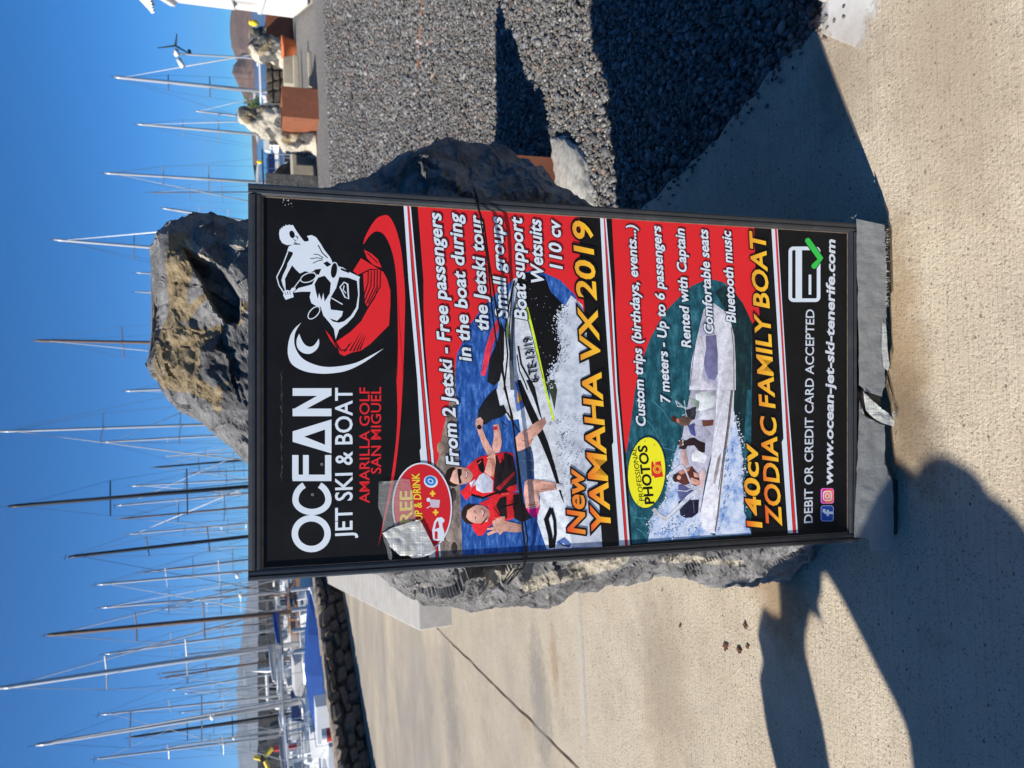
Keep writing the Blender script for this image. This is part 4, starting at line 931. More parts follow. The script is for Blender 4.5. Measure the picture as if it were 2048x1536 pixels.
# --- jet ski picture
pc = PR(.00013); pc.tone = .42; pc.mats = [M['print_photo']]
PIC1 = [(914,707),(926,682),(943,645),(968,611),(993,586),(1018,566),(1042,548),(1057,542),(1087,545),(1120,560),(1150,590),(1171,640),(1176,700),(1181,760),(1190,900),(1205,1094),(1100,1104),(1000,1110),(883,1117),(879,1060),(873,1000),(871,935),(877,916),(885,864),(898,809),(907,760)]
pc.poly(PIC1, mat=M['sea1'])
pc.poly([(907,760),(898,809),(885,864),(877,916),(871,935),(873,1000),(879,1060),(883,1117),(925,1115),(921,1000),(915,860),(911,760),(912,724)], mat=M['shore'])
for (a_, b_, c_) in (((430,880),14,lin(70,62,58)),((230,520),12,lin(168,140,120)),((300,1180),16,lin(168,150,140)),((340,1290),12,lin(60,55,52)),((285,400),9,lin(170,150,135))): pc.ell(z4(a_ if a_[0] < 400 else (330,880))[0], b_*.5, b_, c_)
pc.poly(z3((1130,1536),(1122,1430),(1190,1310),(1222,1200),(1190,1050),(1200,920),(1250,855),(1300,770),(1395,850),(1416,960)) + [(1176,700),(1181,760),(1190,900),(1205,1094)] + z4((1240,1285),(1150,1200),(1130,900),(1080,350)), mat=M['foam'])
pc.poly(z3((870,600),(960,588),(1090,620),(1140,740),(1250,860),(1200,920),(1192,1050),(1224,1200),(1187,1310),(1130,1390),(1122,1536),(1040,1536),(950,870),(860,700)) , BLK)
pc.poly(z3((1085,600),(1135,625),(1215,690),(1300,775),(1255,855),(1140,745)), mat=M['sea1'])
pc.poly(z3((830,640),(868,625),(872,700),(942,870),(962,1000),(1010,1150),(1095,1536)) + z4((1020,0),(1100,300),(1150,500),(1200,900),(1245,1290),(1050,1300),(975,1080),(1000,900),(960,800),(940,560),(850,400),(835,300),(760,310),(690,200),(655,70)) + z3((705,1530),(740,1300),(770,1000),(790,800)), lin(212,218,226))
pc.poly(z3((860,640),(868,700),(830,900),(808,1100),(800,1300),(812,1536),(850,1536),(835,1300),(838,1100),(850,900),(880,760)), lin(90,95,102))
pc.stroke(z3((845,650),(800,850),(770,1050),(790,1250),(760,1536)), 3.2, BLK); pc.stroke(z3((830,700),(812,900),(800,1120),(815,1300)), 2.5, BLK); pc.stroke(z3((875,1180),(900,1330),(960,1440),(1000,1536)), 4.0, BLK)
pc.stroke(z3((865,1250),(885,1380),(930,1480),(950,1536)), 2.5, BLK); pc.stroke(z3((790,990),(790,1110)), 3.5, lin(190,215,50))
pc.stroke(z3((943,865),(1005,1110),(1097,1536)) + z4((1105,315)), 4.6, lin(206,232,50)); pc.stroke(z3((925,890),(960,1000),(1075,1440)), 1.2, BLK)
pc.poly(z3((712,945),(650,1070),(610,1200),(573,1415),(606,1425),(660,1210),(724,1010)), lin(240,60,84))
pc.poly(z3((735,985),(705,1150),(640,1290),(623,1470),(680,1503),(725,1460),(760,1290),(762,1050)), lin(26,26,30))
pc.poly(z4((800,0),(850,40),(895,190),(870,215),(820,245),(800,120)), lin(80,110,175)); pc.poly(z4((822,75),(862,150),(826,180)), lin(225,165,40))
pc.poly(z4((830,245),(900,190),(985,420),(1020,560),(960,760),(940,560),(860,420)), lin(222,228,236))
pc.poly(z4((820,0),(850,0),(915,150),(1000,330),(1060,480),(1120,680),(1185,950),(1160,900),(1070,640),(1000,470),(930,320),(870,180)), BLK)
pc.poly(z4((890,0),(930,0),(960,60),(985,180),(1020,330),(990,260),(950,140)), lin(20,26,30)); pc.poly(z4((1040,0),(1110,0),(1130,80),(1110,230),(1085,130),(1060,60)), lin(60,70,50))
pc.poly(z4((660,60),(600,115),(560,170),(525,230),(520,285),(545,335),(580,345),(620,310),(700,285),(745,250),(720,190),(690,200)), lin(28,30,34)); pc.stroke(z4((745,250),(800,340),(840,400)), 3, lin(28,30,34))
pc.ell(z4((532,365))[0], 5, 5.5, lin(24,24,26)); pc.stroke(z4((700,320),(745,350),(720,380)), 1.5, lin(30,30,34))
# printed rider: legs, shorts, vest, arms, head
pc.poly(z4((800,450),(840,405),(900,375),(965,325),(1035,285),(1047,330),(1000,400),(940,450),(893,470),(918,515),(905,545),(860,540),(815,560)), SKN); pc.poly(z4((893,470),(940,450),(950,440),(925,500),(918,515)), SKD)
pc.poly(z4((815,550),(860,538),(925,505),(942,560),(952,640),(950,725),(905,765),(868,785),(838,700)), lin(62,88,124)); pc.stroke(z4((925,660),(945,700)), 1, lin(120,140,170))
pc.poly(z4((640,565),(690,552),(705,480),(695,400),(680,335),(640,345),(645,430),(632,510)), SKN); pc.stroke(z4((640,372),(672,368)), 7, RED)
pc.poly(z4((430,672),(500,610),(545,585),(640,572),(720,552),(790,560),(812,700),(822,850),(760,880),(660,900),(560,905),(470,885),(430,925),(385,860),(420,830),(470,760)), lin(222,40,48))
pc.poly(z4((510,620),(560,600),(575,690),(560,720),(530,690)), BLK); pc.poly(z4((655,580),(740,555),(790,585),(815,700),(820,800),(760,820),(690,880),(640,850),(650,700)), lin(34,26,30)); pc.poly(z4((670,575),(718,560),(722,600),(690,640)), lin(222,40,48)); pc.poly(z4((660,830),(800,700),(808,720),(690,850)), lin(150,36,44))
pc.stroke(z4((470,880),(560,905),(650,870),(750,850)), 4.5, BLK); pc.poly(z4((455,790),(500,760),(505,800),(470,830)), lin(205,205,212))
pc.poly(z4((500,790),(530,735),(565,712),(610,740),(638,775),(632,860),(560,868),(510,845)), lin(208,214,234))
pc.poly(z4((572,705),(590,640),(605,590),(560,510),(525,410),(500,340),(505,300),(540,285),(562,310),(555,370),(580,440),(620,510),(655,575),(658,640),(640,745),(605,735)), SKN); pc.poly(z4((600,600),(640,600),(655,640),(640,745),(625,740),(628,660)), SKD)
pc.ell(z4((532,362))[0], 4.6, 4.8, lin(24,24,26))
pc.ell(z4((330,745))[0], 16, 19, lin(45,32,28)); pc.ell(z4((385,735))[0], 25, 17.5, SKN); pc.poly(z4((285,690),(330,672),(355,680),(330,700),(300,790),(360,815),(330,820),(285,790)), lin(40,28,25))
pc.poly(z4((362,680),(398,685),(396,725),(385,745),(398,790),(378,800),(368,740)), BLK); pc.stroke(z4((425,690),(442,715),(430,760)), 2.5, lin(170,60,60)); pc.stroke(z4((430,700),(438,720),(430,748)), 1.3, WHT)
# printed passenger
pc.poly(z4((880,785),(910,760),(1000,768),(1150,797),(1158,840),(1060,850),(985,862),(990,930),(998,975),(890,985),(872,870)), SKN); pc.poly(z4((1120,795),(1175,800),(1175,845),(1130,842)), lin(196,200,210))
pc.poly(z4((888,985),(998,965),(985,1020),(968,1062),(925,1035)), lin(238,30,130)); pc.stroke(z4((905,990),(990,972)), 1.2, WHT)
pc.poly(z4((470,1105),(500,1085),(560,1095),(610,1060),(600,975),(530,950),(600,915),(680,880),(760,870),(835,870),(845,960),(860,1000),(830,1050),(740,1080),(650,1090),(600,1130),(560,1190),(520,1195),(490,1160)), lin(224,42,50))
pc.poly(z4((690,905),(740,890),(745,1060),(705,1070),(660,960)), lin(34,26,30)); pc.poly(z4((790,880),(835,875),(930,1060),(860,1095),(800,1060)), lin(34,26,30)); pc.stroke(z4((690,980),(840,940)), 3.5, BLK); pc.poly(z4((580,1040),(605,1050),(590,1090),(575,1085)), lin(205,205,212))
pc.ell(z4((460,1030))[0], 17, 20, lin(52,34,28)); pc.ell(z4((520,1030))[0], 24, 18.5, SKN); pc.poly(z4((400,1040),(410,990),(450,960),(520,952),(480,975),(440,1000),(430,1060),(480,1105),(430,1100)), lin(48,32,27))
pc.stroke(z4((495,1000),(498,1020)), 1.6, lin(70,40,35)); pc.stroke(z4((500,1048),(505,1068)), 1.6, lin(70,40,35)); pc.stroke(z4((545,985),(568,1010),(560,1050)), 3, lin(190,60,60)); pc.stroke(z4((548,995),(562,1012),(556,1040)), 1.6, WHT)
pc.poly(z4((630,1085),(690,1050),(730,1045),(725,1080),(840,1105),(855,1110),(855,1165),(800,1170),(720,1160),(690,1190),(670,1165),(600,1195),(590,1178),(640,1150),(590,1150),(592,1138),(640,1128)), SKN); pc.stroke(z4((655,1110),(690,1125)), 1, SKD)
pc.stroke(z4((1085,985),(1045,1070),(1075,1190),(1085,1290)), 9, BLK); pc.stroke(z4((1085,985),(1110,1080),(1115,1180),(1100,1290)), 6, BLK); pc.stroke(z4((1130,1260),(1180,1230),(1228,1275)), 8, lin(90,120,190)); pc.stroke(z4((1140,1240),(1170,1270),(1228,1278)), 2, lin(20,30,60))
pc.poly(z4((1385,0),(1505,0),(1605,1265),(1476,1275)), BLK)
def spray(g, line, n, spread, cols, rmin, rmax, seed):
    r_ = random.Random(seed)
    for _ in range(n):
        i = r_.randrange(len(line)-1); t = r_.random(); x = line[i][0]+(line[i+1][0]-line[i][0])*t+r_.gauss(0, spread); y = line[i][1]+(line[i+1][1]-line[i][1])*t+r_.gauss(0, spread); r = r_.uniform(rmin, rmax); a = r_.uniform(0, 3)
        tn0 = g.tone; g.tone = 0; g.step, st_ = .000002, g.step
        g.poly([(x+r*cos(a+w)*r_.uniform(.5, 1.4), y+r*sin(a+w)*r_.uniform(.5, 1.4)) for w in (0, 1.3, 2.5, 3.7, 5.0)], r_.choice(cols)); g.tone = tn0; g.step = st_
FO = [lin(206,212,224), lin(226,232,240), lin(180,190,205)]; DK = [lin(60,66,78), lin(110,120,138), BLK]
spray(pc, z3((1250,860),(1200,920),(1195,1050),(1222,1200),(1187,1310),(1125,1400),(1120,1536)), 190, 4.5, FO, .5, 2.2, 1)
spray(pc, z3((1225,900),(1225,1060),(1250,1200),(1210,1320),(1160,1420)), 90, 5, DK, .4, 1.4, 2)
spray(pc, z4((1150,320),(1180,500),(1170,700),(1210,900)), 130, 9, DK[:2]+FO, .5, 1.8, 3); spray(pc, z4((1250,250),(1260,480),(1290,620)), 60, 8, DK[:2], .4, 1.4, 5)
spray(pc, z3((960,700),(1060,900),(1100,1200)), 26, 22, FO, .3, .8, 6)
for _i in range(46):
    _r = random.Random(_i); x0 = _r.uniform(925, 1030); y0 = _r.uniform(640, 1100)
    if inpoly(x0, y0, PIC1) and y0 > 1080 or (y0 < 780 and x0 < 975 and inpoly(x0, y0, PIC1)) : pc.stroke([(x0, y0), (x0+_r.uniform(-2, 2), y0-_r.uniform(5, 12))], _r.uniform(.5, 1.2), _r.choice((lin(80,130,200), lin(16,40,96))))
# folds, straps and highlights on the riders
for q in ((700,600,712,700), (750,590,762,690), (680,720,700,820), (640,980,690,1040), (780,930,800,1010), (545,1110,590,1060)): pc.stroke(z4((q[0], q[1]), (q[2], q[3])), 1.6, BLK)
for q in ((520,645,545,620), (700,880,760,872), (640,1060,700,1055), (460,850,480,800)): pc.stroke(z4((q[0], q[1]), (q[2], q[3])), 1.6, lin(244,96,98))
for q in ((850,420,930,375), (900,500,905,540), (885,800,950,785), (1000,780,1100,800), (590,600,640,560)): pc.stroke(z4((q[0], q[1]), (q[2], q[3])), 1.8, lin(240,200,184), taper=.7)
for q in ((860,460,890,475), (990,860,1060,848), (905,960,980,955)): pc.stroke(z4((q[0], q[1]), (q[2], q[3])), 2.0, lin(168,112,96), taper=.7)
for q in ((860,560,930,540), (850,620,935,615), (880,690,945,690)): pc.stroke(z4((q[0], q[1]), (q[2], q[3])), .9, lin(98,126,160))
pc.build('printed_picture')
T('lettering', '6-TE-13/19', (1077,764), (1062,674), 17, lin(25,28,34), .00155, .022)
# --- boat picture
p2 = PR(.00013); p2.tone = .36; p2.mats = [M['print_photo']]
PIC2 = [(1270,780),(1277,743),(1288,710),(1300,678),(1317,645),(1336,617),(1364,589),(1383,572),(1406,562),(1427,559),(1448,565),(1469,584),(1486,607),(1497,631),(1504,648),(1504,760),(1502,900),(1503,1070),(1264,1088),(1258,1000),(1251.5,906),(1255,891),(1262,840)]
p2.poly(PIC2, mat=M['sea2'])
p2.poly(z5((1060,640),(1150,700),(1220,800),(1270,900),(1300,970),(1290,1200),(1290,1536)) + z6((1330,0),(1310,300),(1290,500),(1250,440),(1215,200),(1200,0)) + z5((1155,1536),(1155,1250),(1120,950),(1040,800),(980,700)), mat=M['sea2d'])
p2.poly(z6((430,1370),(450,1280),(440,1180),(500,1100),(590,980),(600,880),(640,720),(700,500),(745,420),(770,360),(800,500),(760,760),(900,1100),(1000,1300),(1040,1320)), mat=M['foam2'])
p2.poly(z6((1150,100),(1210,190),(1235,330),(1265,440),(1290,620),(1290,800),(1300,1100),(1365,1300),(1040,1320),(1080,1000),(1130,600)), mat=M['foam2'])
for a_, b_ in (((400,250),(520,420)), ((480,100),(640,300)), ((380,450),(600,500)), ((560,520),(700,560)), ((300,1150),(500,1180)), ((330,1250),(420,1330)), ((450,620),(620,640)), ((640,60),(760,160))): p2.stroke(z6(a_, ((a_[0]+b_[0])/2+18, (a_[1]+b_[1])/2), b_), 1.3, lin(80,150,165), taper=.5)
p2.poly(z6((820,0),(1050,0),(1040,300),(1010,560),(950,800),(905,1100),(840,1110),(780,1050),(700,900),(715,650),(745,400),(780,200)), lin(190,190,208))
p2.poly(z5((760,1536),(780,1300),(812,1150),(850,1000),(885,850),(930,800),(970,795),(1060,860),(1110,940),(1145,1080),(1157,1300),(1157,1536)) + z6((1212,0),(1205,180),(1160,480),(1118,800),(1085,1000),(1052,1280),(1030,1295),(985,1290),(910,1235),(900,1150),(935,960),(1000,640),(1040,300),(1052,0)), lin(222,222,232))
p2.poly(z5((885,870),(850,1020),(852,1100),(900,1060),(910,1180),(870,1400),(862,1536),(1000,1536),(1000,1200),(985,1060),(960,1010),(925,1040),(905,980)), lin(176,176,200))
p2.poly(z5((900,1075),(990,1065),(1005,1230),(1005,1400),(975,1458),(925,1440),(895,1370),(885,1300),(905,1180)), lin(112,112,150)); p2.poly(z5((860,1440),(960,1480),(1000,1536),(862,1536)), lin(205,200,212))
p2.stroke(z5((820,1100),(790,1300),(768,1500)), 1.2, lin(60,60,90)); p2.stroke(z6((1195,0),(1165,300),(1110,700),(1060,1150),(1040,1280)), 3.4, lin(120,112,112)); p2.stroke(z6((1185,0),(1150,330),(1095,720),(1070,900)), 1.4, lin(40,40,44)); p2.stroke(z5((1120,1000),(1140,1200),(1143,1536)), 1.8, lin(120,112,112))
p2.poly(z6((1020,840),(1030,760),(1060,620),(1090,570),(1090,610),(1070,720),(1040,850)), lin(165,158,160)); T_ = None
p2.poly(z6((860,40),(920,15),(1000,10),(1055,60),(1045,130),(1000,160),(930,195),(880,180)), lin(226,232,234)); p2.poly(z6((800,60),(900,100),(890,165),(830,150)), lin(150,165,155)); p2.poly(z6((905,185),(1040,175),(1035,265),(880,268)), lin(214,214,224))
for q in (((680,95),(770,170),(865,190)), ((680,95),(700,145),(800,165)), ((760,95),(770,170),(780,250)), ((740,230),(820,200),(895,165)), ((880,265),(935,190),(1045,140))): p2.stroke(z6(*q), 1.8, lin(190,205,215))
p2.poly(z6((770,180),(830,165),(870,200),(855,265),(800,280)), lin(40,44,52)); p2.poly(z6((820,160),(870,150),(860,220),(830,240)), lin(60,60,66))
p2.poly(z6((645,240),(680,232),(700,260),(760,235),(810,250),(830,270),(800,320),(735,325),(690,290),(650,280)), lin(105,80,68)); p2.ell(z6((668,262))[0], 6, 6.5, lin(70,45,38)); p2.poly(z6((690,255),(712,262),(715,300),(690,285)), lin(200,120,100)); p2.poly(z6((920,275),(1025,270),(1020,320),(930,330)), lin(110,62,50))
p2.poly(z6((790,320),(850,300),(880,370),(860,420),(820,400)), lin(78,84,140)); p2.poly(z6((850,320),(940,330),(1000,400),(930,470),(870,430)), lin(180,180,200))
p2.poly(z6((700,470),(730,450),(780,455),(810,435),(850,430),(895,460),(950,480),(945,565),(900,560),(850,500),(790,505),(770,540),(715,530)), lin(44,30,34)); p2.ell(z6((735,475))[0], 5, 6, lin(110,66,56))
p2.poly(z6((830,580),(870,540),(970,590),(940,660),(830,640)), lin(226,226,232)); p2.poly(z6((725,560),(770,530),(790,620),(800,680),(740,690)), lin(212,176,172))
p2.poly(z6((660,770),(700,745),(770,720),(830,690),(860,730),(900,770),(905,850),(860,870),(820,840),(770,860),(700,830)), lin(96,52,48)); p2.ell(z6((685,795))[0], 7, 8, lin(60,36,34)); p2.poly(z6((700,740),(800,700),(825,690),(800,730),(735,765)), SKD); p2.poly(z6((820,790),(905,820),(895,865),(810,840)), SKN); p2.poly(z6((840,740),(900,760),(890,790),(850,785)), SKN); p2.ell(z6((712,790))[0], 4, 4.5, SKN)
p2.poly(z6((705,860),(740,850),(800,890),(850,900),(780,960),(730,1000),(705,960)), lin(96,100,150)); p2.stroke(z6((680,905),(780,915),(850,880)), 1.6, WHT)
p2.poly(z6((895,750),(940,700),(960,760),(930,880),(905,960)), lin(226,196,196))
p2.poly(z6((705,1010),(760,985),(830,995),(893,990),(885,1110),(830,1152),(770,1155),(725,1130)), lin(34,34,60)); p2.stroke(z6((840,1000),(850,1110)), 2, lin(90,90,120))
p2.stroke(z6((600,1168),(700,1070),(800,965),(915,885)), 8.6, lin(214,220,232)); p2.stroke(z6((478,1072),(530,1130),(605,1172)), 7.5, lin(208,204,212)); p2.stroke(z6((600,790),(650,740),(735,678)), 4.5, lin(214,218,228)); p2.stroke(z6((735,678),(760,700),(840,900)), 3, lin(214,218,228)); p2.stroke(z6((620,1160),(840,960)), 1.2, lin(130,140,170))
spray(p2, z6((460,1290),(450,1180),(590,990),(640,730),(745,430)), 170, 4, FO+[lin(120,170,200)], .5, 2.0, 11); spray(p2, z6((1230,220),(1265,440),(1290,640),(1290,820),(1320,1150)), 170, 3.5, FO+[lin(30,80,96)], .5, 2.0, 12)
spray(p2, z6((1170,500),(1150,700),(1120,1000),(1080,1250)), 70, 4, [lin(90,140,205), lin(120,165,215)], .6, 2.0, 13); spray(p2, z6((560,1300),(700,1200),(900,1290)), 60, 8, [lin(90,140,205), lin(226,232,240)], .6, 2.2, 14)
for _i in range(120):
    _r = random.Random(500+_i); x0 = _r.uniform(1262, 1390); y0 = _r.uniform(570, 1080)
    if inpoly(x0, y0, PIC2): p2.stroke([(x0, y0), (x0+_r.uniform(0, 3), y0-_r.uniform(3, 9))], _r.uniform(.4, 1.0), _r.choice((lin(40,112,126), lin(12,52,66), lin(64,140,150))), taper=.6)
p2.build('printed_picture')
bd = PR(.00150); c = z6((418,745))[0]
bd.ell(c, 38.5, 72, lin(20,60,70), .06); bd.ell(c, 37, 70.5, lin(238,232,40), .06)
bd.poly(z6((460,655),(470,640),(485,655),(545,640),(568,780),(490,795),(482,775),(468,778),(460,730)), lin(214,44,36)); bd.ring(z6((515,715))[0], 8.6, 8.6, 1.4, lin(238,210,60)); bd.ring(z6((515,715))[0], 5.6, 5.6, 1.2, lin(238,210,60))
bd.poly(z6((478,648),(492,642),(498,672),(484,676)), lin(238,210,60)); bd.build('printed_badge')
T('lettering', 'PROFESSIONAL', (1288,1001), (1271.5,895), 9.5, BLK, .00165, .0, .15)
T('lettering', 'PHOTOS', (1307.5,1007), (1292.5,890), 17.5, BLK, .00165, .03, .12)
# --- lettering lines of the red sections
ITAL = dict(bold=.026, slant=.22, outline=.045)
for txt, S, E, cap in (('From 2 Jetski - Free passengers', (917.5,930), (881,427), 24.5), ('in the boat during', (942,722), (921,428), 24.5), ('the Jetski tour', (977,663), (963,432), 24.5), ('Small groups', (1015,637), (1003,435), 24), ('Boat support', (1053.5,639), (1043,436), 24), ('Wetsuits', (1087,570), (1081,440), 24), ('110 cv', (1124,538), (1119,442), 24),
                       ('Custom trips (birthdays, events...)', (1290.5,853), (1270,451), 18), ('7 meters - Up to 6 passengers', (1339.5,806), (1320.5,453), 18), ('Rented with Captain', (1381,695), (1367.5,458), 18), ('Comfortable seats', (1426,669), (1414.5,460), 18), ('Bluetooth music', (1470.5,645), (1460.5,463), 18)):
    T('lettering', txt, S, E, cap, WHT, .00152, **ITAL)
GR = (lin(252,196,50), lin(232,84,40), lin(226,160,50)); OUT = dict(bold=.022, slant=.22, outline=.06, grad=GR)
T('lettering', 'New', (1169.5,1067), (1166,940), 34, WHT, .00156, **{**OUT, 'grad': (lin(238,150,50), lin(226,70,44), lin(228,110,46))})
T('lettering', 'YAMAHA VX 2019', (1221,1066), (1182.5,446), 37, WHT, .00158, **OUT)
T('lettering', '140cv', (1523,1054), (1512.5,888), 29, WHT, .00156, **{**OUT, 'outline': .045})
T('lettering', 'ZODIAC FAMILY BOAT', (1562.5,1051), (1529,468), 30, WHT, .00156, **{**OUT, 'outline': .045})
# --- bottom strip
T('lettering', 'DEBIT OR CREDIT CARD ACCEPTED', (1624.8,1045.5), (1628.3,619), 16.5, lin(196,204,214), .00016, .012)
T('lettering', 'www.ocean-jet-ski-tenerife.com', (1665,971), (1670,480), 16.5, lin(206,212,220), .00016, .03, .18)
cdp = PR(.00012)
def rrect(x0, y0, x1, y1, r, n=6):
    out = []
    for cx, cy, a0 in ((x1-r, y1-r, 0), (x0+r, y1-r, 90), (x0+r, y0+r, 180), (x1-r, y0+r, 270)):
        out += [(cx+r*cos(radians(a0+90*i/n)), cy+r*sin(radians(a0+90*i/n))) for i in range(n+1)]
    return out
def frame_rr(g, x0, y0, x1, y1, r, w, col):
    g.quads(rrect(x0, y0, x1, y1, r), rrect(x0+w, y0+w, x1-w, y1-w, max(.5, r-w)), col, True)
a, c = z7((243,312),(515,785)); frame_rr(cdp, a[0], a[1], c[0], c[1], 10, 7.2, WHT)
cdp.poly(z7((303,330),(358,330),(358,770),(303,770)), WHT); cdp.stroke(z7((426,552),(426,722)), 5.2, WHT)
for w, q in ((14.5, BLK), (11, lin(52,190,76))):
    cdp.stroke(z7((408,262),(515,415),(462,478)), w, q); cdp.ell(z7((408,262))[0], w/2, w/2, q); cdp.ell(z7((462,478))[0], w/2, w/2, q)
cdp.build('printed_card_icon'); cdp = PR(.00012)
a, c = z8((518,985),(628,1120)); cdp.poly(rrect(a[0], a[1], c[0], c[1], 5), lin(150,175,225)); cdp.poly(rrect(a[0]+1.3, a[1]+1.3, c[0]-1.3, c[1]-1.3, 4), lin(40,76,160))
cdp.stroke(z8((622,1048),(560,1048),(545,1035),(548,1015)), 5.2, WHT); cdp.stroke(z8((578,1075),(578,1022)), 4.4, WHT)
cdp.build('printed_icon'); cdp = PR(.00012)
a, c = z8((518,838),(630,970))
for i, colr_ in enumerate((lin(230,120,200), lin(190,40,150), lin(226,60,110), lin(240,120,80))): cdp.poly(rrect(a[0]+i*(c[0]-a[0])*.10, a[1]+i*1.0, c[0]-1.2*(i > 0), c[1]-1.5*(i > 0), 5), colr_)
frame_rr(cdp, a[0]+4.5, a[1]+5.5, c[0]-4.5, c[1]-5.5, 5, 2, WHT); cdp.ring(((a[0]+c[0])/2, (a[1]+c[1])/2), 5, 5, 1.7, WHT); cdp.ell((a[0]+8, a[1]+9), 1.1, 1.1, WHT)
cdp.build('printed_icon')
# --- round sticker, partly under tape
sk = PR(.00165); c = (844, 1014)
sk.ell(c, 60, 89, WHT, -.03); sk.ell(c, 57.2, 86.2, lin(200,36,44), -.03)
for cx, cy in ((1408,903),(1430,1040)):
    p = z2((cx, cy))[0]; sk.stroke([(p[0]-5.5, p[1]), (p[0]+5.5, p[1])], 3.6, lin(238,206,60)); sk.stroke([(p[0], p[1]-6), (p[0], p[1]+6)], 3.6, lin(238,206,60))
sk.poly(z2((1412,1245),(1405,1170),(1420,1110),(1440,1080),(1478,1075),(1480,1140),(1495,1190),(1490,1250)), WHT); sk.poly(z2((1424,1165),(1432,1120),(1448,1098),(1458,1150)), lin(190,40,48)); sk.poly(z2((1424,1235),(1422,1180),(1445,1178),(1445,1235)), lin(190,40,48)); sk.ell(z2((1478,1100))[0], 4.5, 4.5, WHT); sk.ell(z2((1478,1200))[0], 4.5, 4.5, WHT)
sk.poly(z2((1385,960),(1400,1005),(1455,1005),(1462,950),(1400,945)), lin(196,184,198)); sk.ell(z2((1378,948))[0], 4, 4, WHT); sk.stroke(z2((1365,1010),(1400,990)), 1.6, WHT)
sk.ell(z2((1395,815))[0], 14, 12, WHT, .3); sk.ell(z2((1393,810))[0], 11, 9.5, lin(40,120,200), .3); sk.ring(z2((1393,812))[0], 6, 4.5, 1.8, WHT, .5)
sk.build('printed_sticker')
T('lettering', 'FREE', z2((1258,1190))[0], z2((1258,880))[0], 24, lin(236,206,70), .00205, .02)
T('lettering', 'PICK UP & DRINK', z2((1345,1250))[0], z2((1310,752))[0], 14.5, lin(238,206,60), .00205, .02, .1)

# --- silver tape stuck over the sticker, and duct tape round the lower rail (they move with the board)
def mat_tape(name, c, rough, metal, weave, alpha=1.):
    m, n, b = nodes_of(name); co = obj_co(n)
    wv = noise_t(n, obj_co(n, (260, 30, 30)), 1., 2, .5); w2 = noise_t(n, obj_co(n, (30, 30, 420)), 1., 2, .5)
    v = noise_t(n, co, 16, 7, .75)
    L(n, ramp(n, v, [(.3, tuple(x*.7 for x in c)), (.6, c), (.75, tuple(min(1, x*1.25) for x in c))]).outputs[0], b.inputs['Base Color'])
    b.inputs['Roughness'].default_value = rough; b.inputs['Metallic'].default_value = metal; b.inputs['Alpha'].default_value = alpha
    ad = N(n, 'Math', operation='ADD'); L(n, wv, ad.inputs[0]); L(n, w2, ad.inputs[1])
    n1 = bump(n, ad.outputs[0], b, weave, .0015); bump(n, v, b, .5, .006, n1); return m
M['tape'] = mat_tape('grey_duct_tape', (.25, .26, .26), .5, .1, .22)
M['foil'] = mat_tape('silver_mesh_tape', (.62, .62, .58), .40, .35, .45)
M['clear'] = mat_tape('clear_mesh_tape', (.55, .57, .56), .4, 0, .5, .30)
M['pale_tape'] = mat_tape('frayed_pale_tape', (.58, .60, .56), .6, 0, .8)
def crinkle(name, poly, off, m, amp=.004, n=26, lift=None, seed=1, thick=.0006):
    uv = [B(x, y) for x, y in poly]; P2 = uv
    u0, u1 = min(p[0] for p in uv), max(p[0] for p in uv); v0, v1 = min(p[1] for p in uv), max(p[1] for p in uv)
    bm = bmesh.new()
    # fill polygon with a grid clipped to its outline
    nx = n; nzn = max(3, int(n*(v1-v0)/(u1-u0))); gv = {}
    dense = []
    for i in range(len(P2)):
        a_, b_ = P2[i], P2[(i+1) % len(P2)]
        for s in range(5): dense.append((a_[0]+(b_[0]-a_[0])*s/5, a_[1]+(b_[1]-a_[1])*s/5))
    f = bm.faces.new([bm.verts.new((u, 0, v)) for u, v in dense])
    bmesh.ops.triangulate(bm, faces=[f])
    for i in range(1, nx):
        x = u0+(u1-u0)*i/nx; bmesh.ops.bisect_plane(bm, geom=bm.verts[:]+bm.edges[:]+bm.faces[:], plane_co=(x, 0, 0), plane_no=(1, 0, .13))
    for i in range(1, nzn):
        zz = v0+(v1-v0)*i/nzn; bmesh.ops.bisect_plane(bm, geom=bm.verts[:]+bm.edges[:]+bm.faces[:], plane_co=(0, 0, zz), plane_no=(.05, 0, 1))
    for v in bm.verts:
        q = Vector((v.co.x*22, seed, v.co.z*22)); h = abs(noise.noise(q))*amp + abs(noise.noise(q*2.7))*amp*.5
        v.co.y = -off-h-(lift(v.co.x, v.co.z) if lift else 0)
    me = bpy.data.meshes.new(name); bm.to_mesh(me); bm.free(); me.polygons.foreach_set('use_smooth', [True]*len(me.polygons))
    o = link(name, me, m, board); return o
crinkle('clear_tape', z2((1015,815),(1090,830),(1180,790),(1240,800),(1262,900),(1285,1090),(1100,1150),(1040,1190),(1045,1090),(1010,1000)), .0024, M['clear'], .0008)
crinkle('silver_tape', z2((1040,1190),(1110,1150),(1220,1115),(1310,1092),(1345,1150),(1385,1230),(1430,1318),(1395,1345),(1340,1362),(1260,1372),(1225,1352),(1170,1355),(1130,1320),(1095,1290),(1070,1230)), .0030, M['foil'], .006, 30, seed=3)
crinkle('tape_flap', z2((1042,1195),(1070,1235),(1095,1290),(1112,1350),(1108,1385),(1088,1380),(1070,1300),(1050,1240)), .0030, M['clear'], .003, 8, seed=8)
def jag(a, b_, k, amp, rs): return [(a[0]+(b_[0]-a[0])*i/k + rs.uniform(-amp, amp), a[1]+(b_[1]-a[1])*i/k + rs.uniform(-amp*.3, amp*.3)) for i in range(k)]
rs = random.Random(4)
low = jag((1763,452),(1766,560), 22, 1.6, rs) + jag((1767,560),(1763,780), 30, 1.3, rs) + jag((1760,780),(1755,800), 3, 1, rs)
